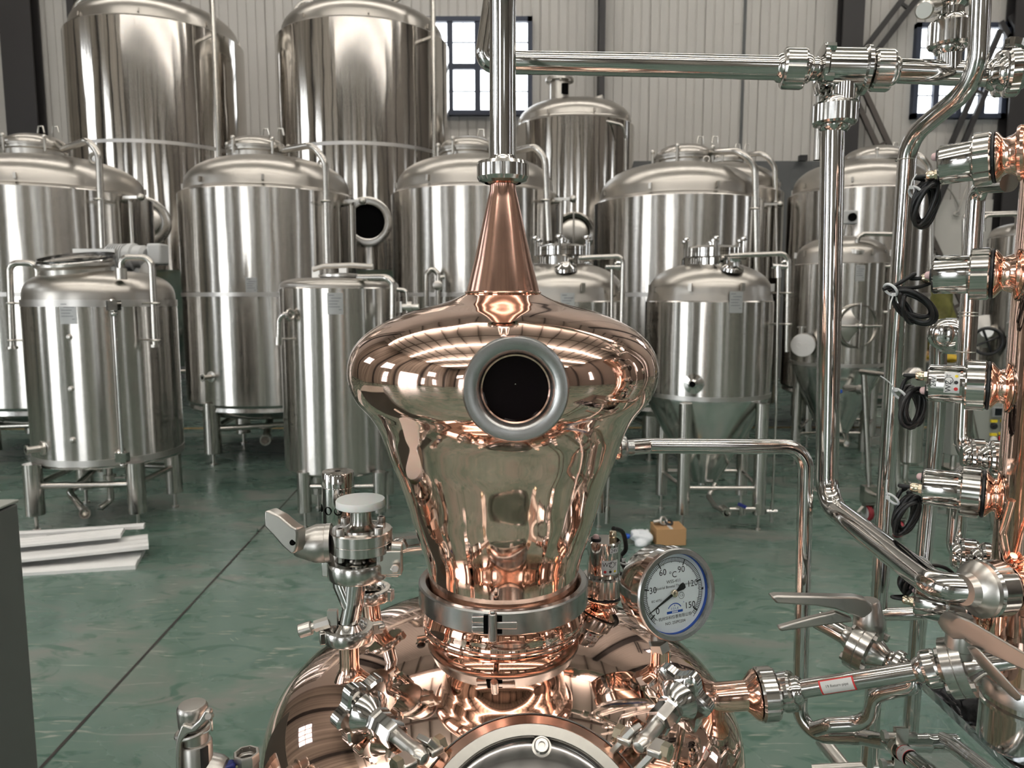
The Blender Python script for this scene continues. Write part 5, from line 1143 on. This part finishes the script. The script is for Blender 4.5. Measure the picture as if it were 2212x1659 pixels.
MB().bar(P(470, 1662, .80), P(508, 1652, .81), .014, .010).build('blue_grip', 'navy', bv, bev=.003)

# ---- grey cabinet at the left edge
cbp = P(38, 1078, 1.6)
cbn = thing('control_cabinet', 'dark grey sheet metal cabinet at the left edge', 'cabinet', (cbp.x-.35, 1.25, 0))
MB().box((cbp.x-.35, 1.25, cbp.z/2-.004), (.70, .70, cbp.z-.012)).build('body', 'cab', cbn, bev=.004)
MB().box((cbp.x-.35, 1.25, cbp.z-.004), (.704, .704, .006)).build('top_plate', 'panelgrey', cbn, bev=.002)
MB().box((cbp.x-.35, .897, cbp.z/2), (.62, .012, cbp.z-.12)).build('door', 'cab', cbn, bev=.003)

# ---- foam profiles on the floor
def foam(label, a, b, w, h, zr, nrib, skew=.0):
    a, b = F(*a, zr), F(*b, zr); d = (b-a); d.z = 0; L = d.length; d.normalize(); u = V((-d.y, d.x, 0)); o = a - d*.9
    prof = []
    for i in range(nrib*4+1):
        s = i/(nrib*4); hh = h*(1.0 if (i % 4) in (1, 2) else .72); prof.append((s*w, hh))
    vs = []; n = len(prof); K = 6
    for k in range(K+1):
        t = k/K; base = o + d*(L+.9)*t
        cut = d*(skew*0)
        for s, hh in prof: vs.append(base + u*s + d*(skew*s if k == K else 0) + V((0, 0, zr+hh+.004*math.sin(t*7))))
        for s, hh in reversed(prof): vs.append(base + u*s + d*(skew*s if k == K else 0) + V((0, 0, zr)))
    m_ = 2*n; fs = [(k*m_+i, k*m_+(i+1) % m_, (k+1)*m_+(i+1) % m_, (k+1)*m_+i) for k in range(K) for i in range(m_)]
    fs += [tuple(range(m_)), tuple(reversed(range(K*m_, (K+1)*m_)))]
    o_ = MB().add([v for v in vs], fs).build('foam_strip', 'foam', None, loc=(a.x, a.y, zr), sm=25); tag(o_, label, 'packing foam', 'foam strips on the floor')
foam('white foam strip lying lowest and nearest the camera on the floor pile', (60, 1244), (293, 1230), .30, .030, .0, 2, -.12)
foam('white foam strip in the middle of the floor pile, its end sticking out furthest', (60, 1226), (322, 1198), .24, .026, .032, 3, -.12)
foam('white foam strip on top of the floor pile with a cut end', (60, 1204), (262, 1184), .15, .024, .060, 3, .0)
foam('white foam strip at the back of the floor pile, nearest the tank legs', (60, 1179), (312, 1163), .06, .024, .060, 1, -.1)
foam('short white foam offcut behind the pile beside the cabinet', (10, 1166), (98, 1166), .12, .03, 0, 1, .25)
# ---- cardboard box with a fitting, bag with a blue handled valve
b0, b1 = F(1419, 1179), F(1476, 1177); w_ = b1.x-b0.x+.02; hz = .105
bx = thing('cardboard_box', 'small brown cardboard box on the floor behind the thermometer', 'box', ((b0.x+b1.x)/2, b0.y+.08, 0))
MB().box((bx.location.x, bx.location.y, hz/2), (w_, .16, hz), Matrix.Rotation(.06, 3, 'Z')).build('carton', 'card', bx, bev=.003)
MB().box((bx.location.x, bx.location.y, hz+.001), (.02, .16, .002), Matrix.Rotation(.06, 3, 'Z')).build('tape', 'paper', bx)
fx = V((bx.location.x-.03, bx.location.y, hz+.027)); ft = thing('loose_fitting', 'loose grey steel clamp fitting lying on the cardboard box', 'pipe fitting', fx-V((0, 0, .025)))
MB().torus(fx, (.4, -1, .5), .022, .009, 20, 8).cyl(fx+V((-.06, 0, -.008)), fx+V((-.01, 0, .002)), .014, 14).build('clamp', 'cast', ft)
MB().torus(fx+V((.035, 0, -.008)), (.1, -.4, 1), .020, .007, 20, 8).build('gasket', 'black', ft)
bgp = F(1388, 1182)
def blob(c, s, seed, n=2):
    bm = bmesh.new(); bmesh.ops.create_icosphere(bm, subdivisions=4, radius=1); rnd = random.Random(seed)
    ks = [(V((rnd.uniform(-1, 1), rnd.uniform(-1, 1), rnd.uniform(-1, 1))).normalized(), rnd.uniform(2, 9), rnd.uniform(0, 6)) for _ in range(16)]
    vs = []
    for v in bm.verts:
        p = v.co.copy(); f = 1 + sum(math.sin(p.dot(d)*k+ph)*.35/k for d, k, ph in ks) + .06*abs(math.sin(p.x*11+p.z*7))
        q = V((p.x*f*s[0], p.y*f*s[1], max(p.z*f, -.92)*s[2])); vs.append(V(c) + q)
    fs = [tuple(v.index for v in f.verts) for f in bm.faces]; bm.free(); return vs, fs
pb_ = thing('plastic_bag', 'crumpled white plastic bag on the floor left of the cardboard box', 'bag', (bgp.x, bgp.y+.05, 0))
MB().add(*blob((bgp.x, bgp.y+.05, .042), (.062, .05, .045), 3)).build('bag', 'bag', pb_, sm=180)
MB().add(*blob((bgp.x+.03, bgp.y+.05, .062), (.03, .03, .028), 5)).build('bag_knot', 'bag', pb_, sm=180)
hv = F(1368, 1172); ht = thing('bagged_tool', 'small valve with a bright blue handle poking out of the bag', 'valve', (hv.x, hv.y, 0))
MB().cyl((hv.x-.03, hv.y-.02, .045), (hv.x+.03, hv.y+.0, .028), .007, 12).build('stem', 'steel2', ht)
MB().lathe((hv.x-.045, hv.y-.025, .050), (-1, -.2, .2), [(.006, -.02), (.016, -.014), (.017, .006), (.012, .012), (0, .013)], 16).build('blue_handle', 'blue', ht)

# ---- things behind the column at the right
e6 = thing('bright_tank', 'narrow steel tank far right behind the copper column, frame rail over its lid', 'tank', (*sil(2116, 2300, 6.4)[:1], 6.4, 0))
x6, R6 = sil(2116, 2300, 6.4); za, zb_ = P(2150, 505, 6.4-R6).z, P(2150, 870, 6.4-R6).z
MB().lathe((x6, 6.4, 0), UP, [(R6, zb_), (R6, za-.01), (R6-.01, za)], 72, (True, False)).build('shell', 'shell', e6)
MB().lathe((x6, 6.4, 0), UP, superdome(R6-.01, .12, za, 2.6), 64, (False, False)).lathe((x6-.1, 6.2, za+.05), UP, [(.14, 0), (.14, .10), (.16, .11), (.16, .14), (0, .16)], 32).build('top_dome', 'dome', e6)
legs(e6, [(x6+R6*.8*math.cos(a), 6.4+R6*.8*math.sin(a)) for a in (.8, 2.37, 3.93, 5.5)], zb_+.01, .04, .25)
MB().tube([P(2082, 640, 6.3), P(2083, 470, 6.3), P(2090, 462, 6.3), P(2200, 460, 6.3)], .018, 10, .05).tube([P(2125, 500, 6.1), P(2125, 466, 6.1), P(2200, 463, 6.1)], .015, 10, .04).build('rail_frame', 'leg', e6)
g6 = hit(x6, 6.4, R6, 2128, 715); 
MB().lathe(g6, (-.5, -1, 0), [(.13, -.06), (.14, 0), (.14, .04), (.05, .06), (.05, .12), (0, .12)], 32).build('side_door', 'steel2', e6)
wl = MB().torus(g6+V((-.07, -.15, -.08)), (-.5, -1, 0), .11, .014, 28, 8)
for k in range(4): wl.cyl(g6+V((-.07, -.15, -.08)), g6+V((-.07, -.15, -.08))+V((.1*math.cos(k*PI/2+.4), 0, .1*math.sin(k*PI/2+.4))), .009, 8)
wl.build('hand_wheel', 'black', e6)
MB().box(g6+V((.13, -.2, .02)), (.16, .12, .12)).build('motor_box', 'panelgrey', e6, bev=.01)
cp6 = P(2138, 933, 5.0); cpn = thing('push_button_box', 'grey control box with small screen and lit push buttons behind the copper column', 'control box', (cp6.x+.08, 5.1, 0))
a, b = P(2062, 868, 5.0), P(2210, 985, 5.0)
MB().box(((a.x+b.x)/2+.05, 5.12, (a.z+b.z)/2), (b.x-a.x+.1, .22, a.z-b.z)).build('enclosure', 'panelgrey', cpn, bev=.006)
sa = P(2158, 890, 4.99); MB().box(sa, (.085, .02, .065)).build('screen_frame', 'paper_plate', cpn); MB().box(sa+V((0, -.008, .002)), (.07, .012, .048)).build('screen', 'screen', cpn)
for px, py, mm in ((2146, 920, 'ink'), (2168, 920, 'ink'), (2145, 949, 'paper'), (2163, 947, 'red')):
    q = P(px, py, 5.0); MB().lathe(q, (0, -1, 0), [(.022, 0), (.022, .012), (.016, .014), (.015, .024), (0, .026)], 20).build('push_button', mm, cpn); MB().box(q+V((0, -.0, .034)), (.042, .016, .018)).build('button_tag', 'yellow', cpn)
for x in (a.x+.05, b.x+.02): 
    for y in (5.05, 5.2): MB().cyl((x, y, 0), (x, y, b.z+.02), .02, 12).build('leg', 'leg', cpn)
MB().box(((a.x+b.x)/2, 5.1, .32), (b.x-a.x, .2, .03)).build('shelf', 'leg', cpn)
# trolley with casters
cA, cB = F(1878, 1128), F(1943, 1163)
tr = thing('filter_trolley', 'steel trolley on red rimmed casters carrying a small hanging cylinder', 'trolley', ((cA.x+cB.x)/2, (cA.y+cB.y)/2, 0))
ztp = P(1868, 805, cA.y).z
tops = []
for c, tx in ((cA, (1866, 803)), (cB, (1926, 812))):
    wz = .058
    cs = MB().lathe((c.x-.02, c.y+.03, wz), (1, .15, 0), [(.044, 0), (.056, .004), (.058, .010), (.058, .026), (.056, .032), (.044, .036)], 32).build('caster_tyre', 'rubberred', tr)
    MB().lathe((c.x-.022, c.y+.03, wz), (1, .15, 0), [(.045, .001), (.040, -.001), (.012, .002), (.010, -.002), (0, -.002)], 28, (False, False)).lathe((c.x-.022, c.y+.03, wz), (1, .15, 0), [(.045, .037), (.010, .041), (0, .041)], 28, (False, False)).build('caster_hub', 'motor', cs)
    MB().box((c.x, c.y+.03, .125), (.07, .08, .012)).box((c.x-.03, c.y+.03, .09), (.005, .05, .07)).box((c.x+.03, c.y+.03, .09), (.005, .05, .07)).bar((c.x-.05, c.y+.0, .11), (c.x-.09, c.y-.02, .075), .02, .006).build('caster_fork', 'cast', cs)
    tp_ = P(*tx, c.y+.05); tops.append(tp_); MB().tube([(c.x, c.y+.03, .13), (c.x, c.y+.03, .24), tp_], .019, 14).build('leg_tube', 'leg', tr); MB().box((c.x, c.y+.03, .19), (.09, .07, .11)).build('foot_plate', 'leg', tr)
MB().cyl(tops[0]+V((-.02, 0, 0)), tops[1], .018, 14).cyl(tops[1], tops[1]+V((.5, .1, 0)), .018, 14).cyl((cA.x, cA.y+.03, .2), (cB.x, cB.y+.03, .2), .015, 12).cyl((cB.x, cB.y+.03, .2), (cB.x+.7, cB.y+.15, .2), .015, 12).cyl(tops[1]+V((.5, .1, 0)), (cB.x+.7, cB.y+.15, .0), .018, 14).build('frame_tube', 'leg', tr)
ca = P(1970, 905, cB.y+.15); rr = sz(24, ca); zA, zB2 = P(1970, 815, cB.y+.15).z, P(1970, 995, cB.y+.15).z
MB().lathe((ca.x, ca.y, 0), UP, [(rr*.6, zB2-.02), (rr, zB2), (rr, zA), (rr*1.05, zA+.005), (rr*1.05, zA+.02), (rr*.5, zA+.06), (0, zA+.065)], 40).build('hanging_cylinder', 'shell', tr)
MB().tube([(ca.x-.02, ca.y, zB2), (ca.x-.02, ca.y, zB2-.14), (ca.x+.05, ca.y, zB2-.18)], .018, 12, .05).bar((ca.x-.06, ca.y, zB2-.03), (ca.x+.06, ca.y, zB2-.03), .012, .012).build('drain_pipe', 'leg', tr)
MB().bar((ca.x, ca.y, zA-.02), tops[1]+V((.0, 0, -.02)), .02, .02).build('hanger', 'leg', tr)
# packing goods by the rear wall
pg = F(1990, 800); Yg = 8.4
def cardb(label, l, r, t, b, Y, zrest=None):
    a, c = P(l, b, Y), P(r, t, Y); z0 = a.z if zrest is None else zrest
    o = MB().box(((a.x+c.x)/2, Y+.25, (z0+c.z)/2), (c.x-a.x, .5, c.z-z0)).build('cardboard_box', 'card', None, loc=((a.x+c.x)/2, Y+.25, z0), bev=.01); return tag(o, label, 'box'), c.z
_, z1_ = cardb('large brown carton standing on the floor by the rear right wall', 1955, 2045, 760, 880, 10.4, 0)
_, z2_ = cardb('brown carton stacked under the olive tarpaulin by the rear right wall', 1955, 1995, 690, 759, 10.4, z1_)
tq = P(2028, 712, 10.6); o = MB().add(*blob((tq.x, 10.65, z1_+.44), (.22, .16, .46), 11)).build('olive_tarpaulin', 'tarp', None, loc=(tq.x, 10.65, z1_), sm=180); tag(o, 'crumpled olive green tarpaulin heaped on cartons by the rear right wall', 'tarpaulin')
for k, py in enumerate((752, 765, 778)):
    q = P(1985, py, 9.8); 
    o = MB().lathe((q.x-.02*k, 9.9, q.z-.03), (0, 0, 1), [(.10, 0), (.12, .01), (.12, .05), (.10, .06), (0, .06)], 24).build('white_roll', 'paper', None, loc=(q.x, 9.9, q.z-.03)); tag(o, ('topmost', 'middle', 'lowest')[k] + ' of the stacked white rolls behind the bent pipe', 'roll', 'white rolls')
zq = P(1985, 778, 9.8).z-.03
o = MB().box((P(1985, 800, 9.9).x-.02, 9.9, zq/2), (.5, .45, zq)).build('steel_bench', 'leg', None, loc=(P(1985, 800, 9.9).x, 9.9, 0), bev=.01); tag(o, 'plain grey bench under the white rolls at the rear right', 'bench')
yq = P(2062, 770, 9.0); o = MB().add(*blob((yq.x, 9.2, yq.z-.02), (.14, .1, .08), 21)).build('yellow_sack', 'ysack', None, loc=(yq.x, 9.2, yq.z-.1), sm=180); tag(o, 'small yellow sack behind the flanged standpipe', 'sack')
o = MB().box((yq.x+.1, 9.25, (yq.z-.09)/2), (.6, .4, yq.z-.09)).build('grey_crate', 'panelgrey', None, loc=(yq.x+.1, 9.25, 0), bev=.01); tag(o, 'grey crate on the floor carrying the yellow sack', 'crate')
o = MB().tube(spl([tuple(P(x, y, WY-.12)) for x, y in ((2040, 400), (2055, 415), (2068, 440), (2070, 455), (2063, 460), (2062, 466), (2072, 466), (2073, 450), (2090, 400))], 5), .012, 8).build('wall_wire', 'cast', None, loc=P(2065, 450, WY-.1)); tag(o, 'thin loose wire dangling on the white rear wall', 'wire')
o = MB().box(P(1734, 342, WY-.2), (.13, .12, .10)).build('wall_camera', 'ink', None, loc=P(1734, 342, WY-.2)+V((0, .1, -.05))); tag(o, 'small black box on top of the grey wall band, left of the drop pipe', 'camera')
S.cycles.max_bounces = 6; S.cycles.diffuse_bounces = 2; S.cycles.glossy_bounces = 5; S.cycles.transmission_bounces = 5
S.cycles.caustics_reflective = False; S.cycles.caustics_refractive = False; S.cycles.use_adaptive_sampling = True; S.cycles.adaptive_threshold = .12; S.cycles.adaptive_min_samples = 14
S.cycles.use_denoising = True
S.view_settings.view_transform = 'Standard'; S.view_settings.look = 'None'; S.view_settings.exposure = -0.92; S.view_settings.gamma = 1.0
S.view_settings.use_curve_mapping = False
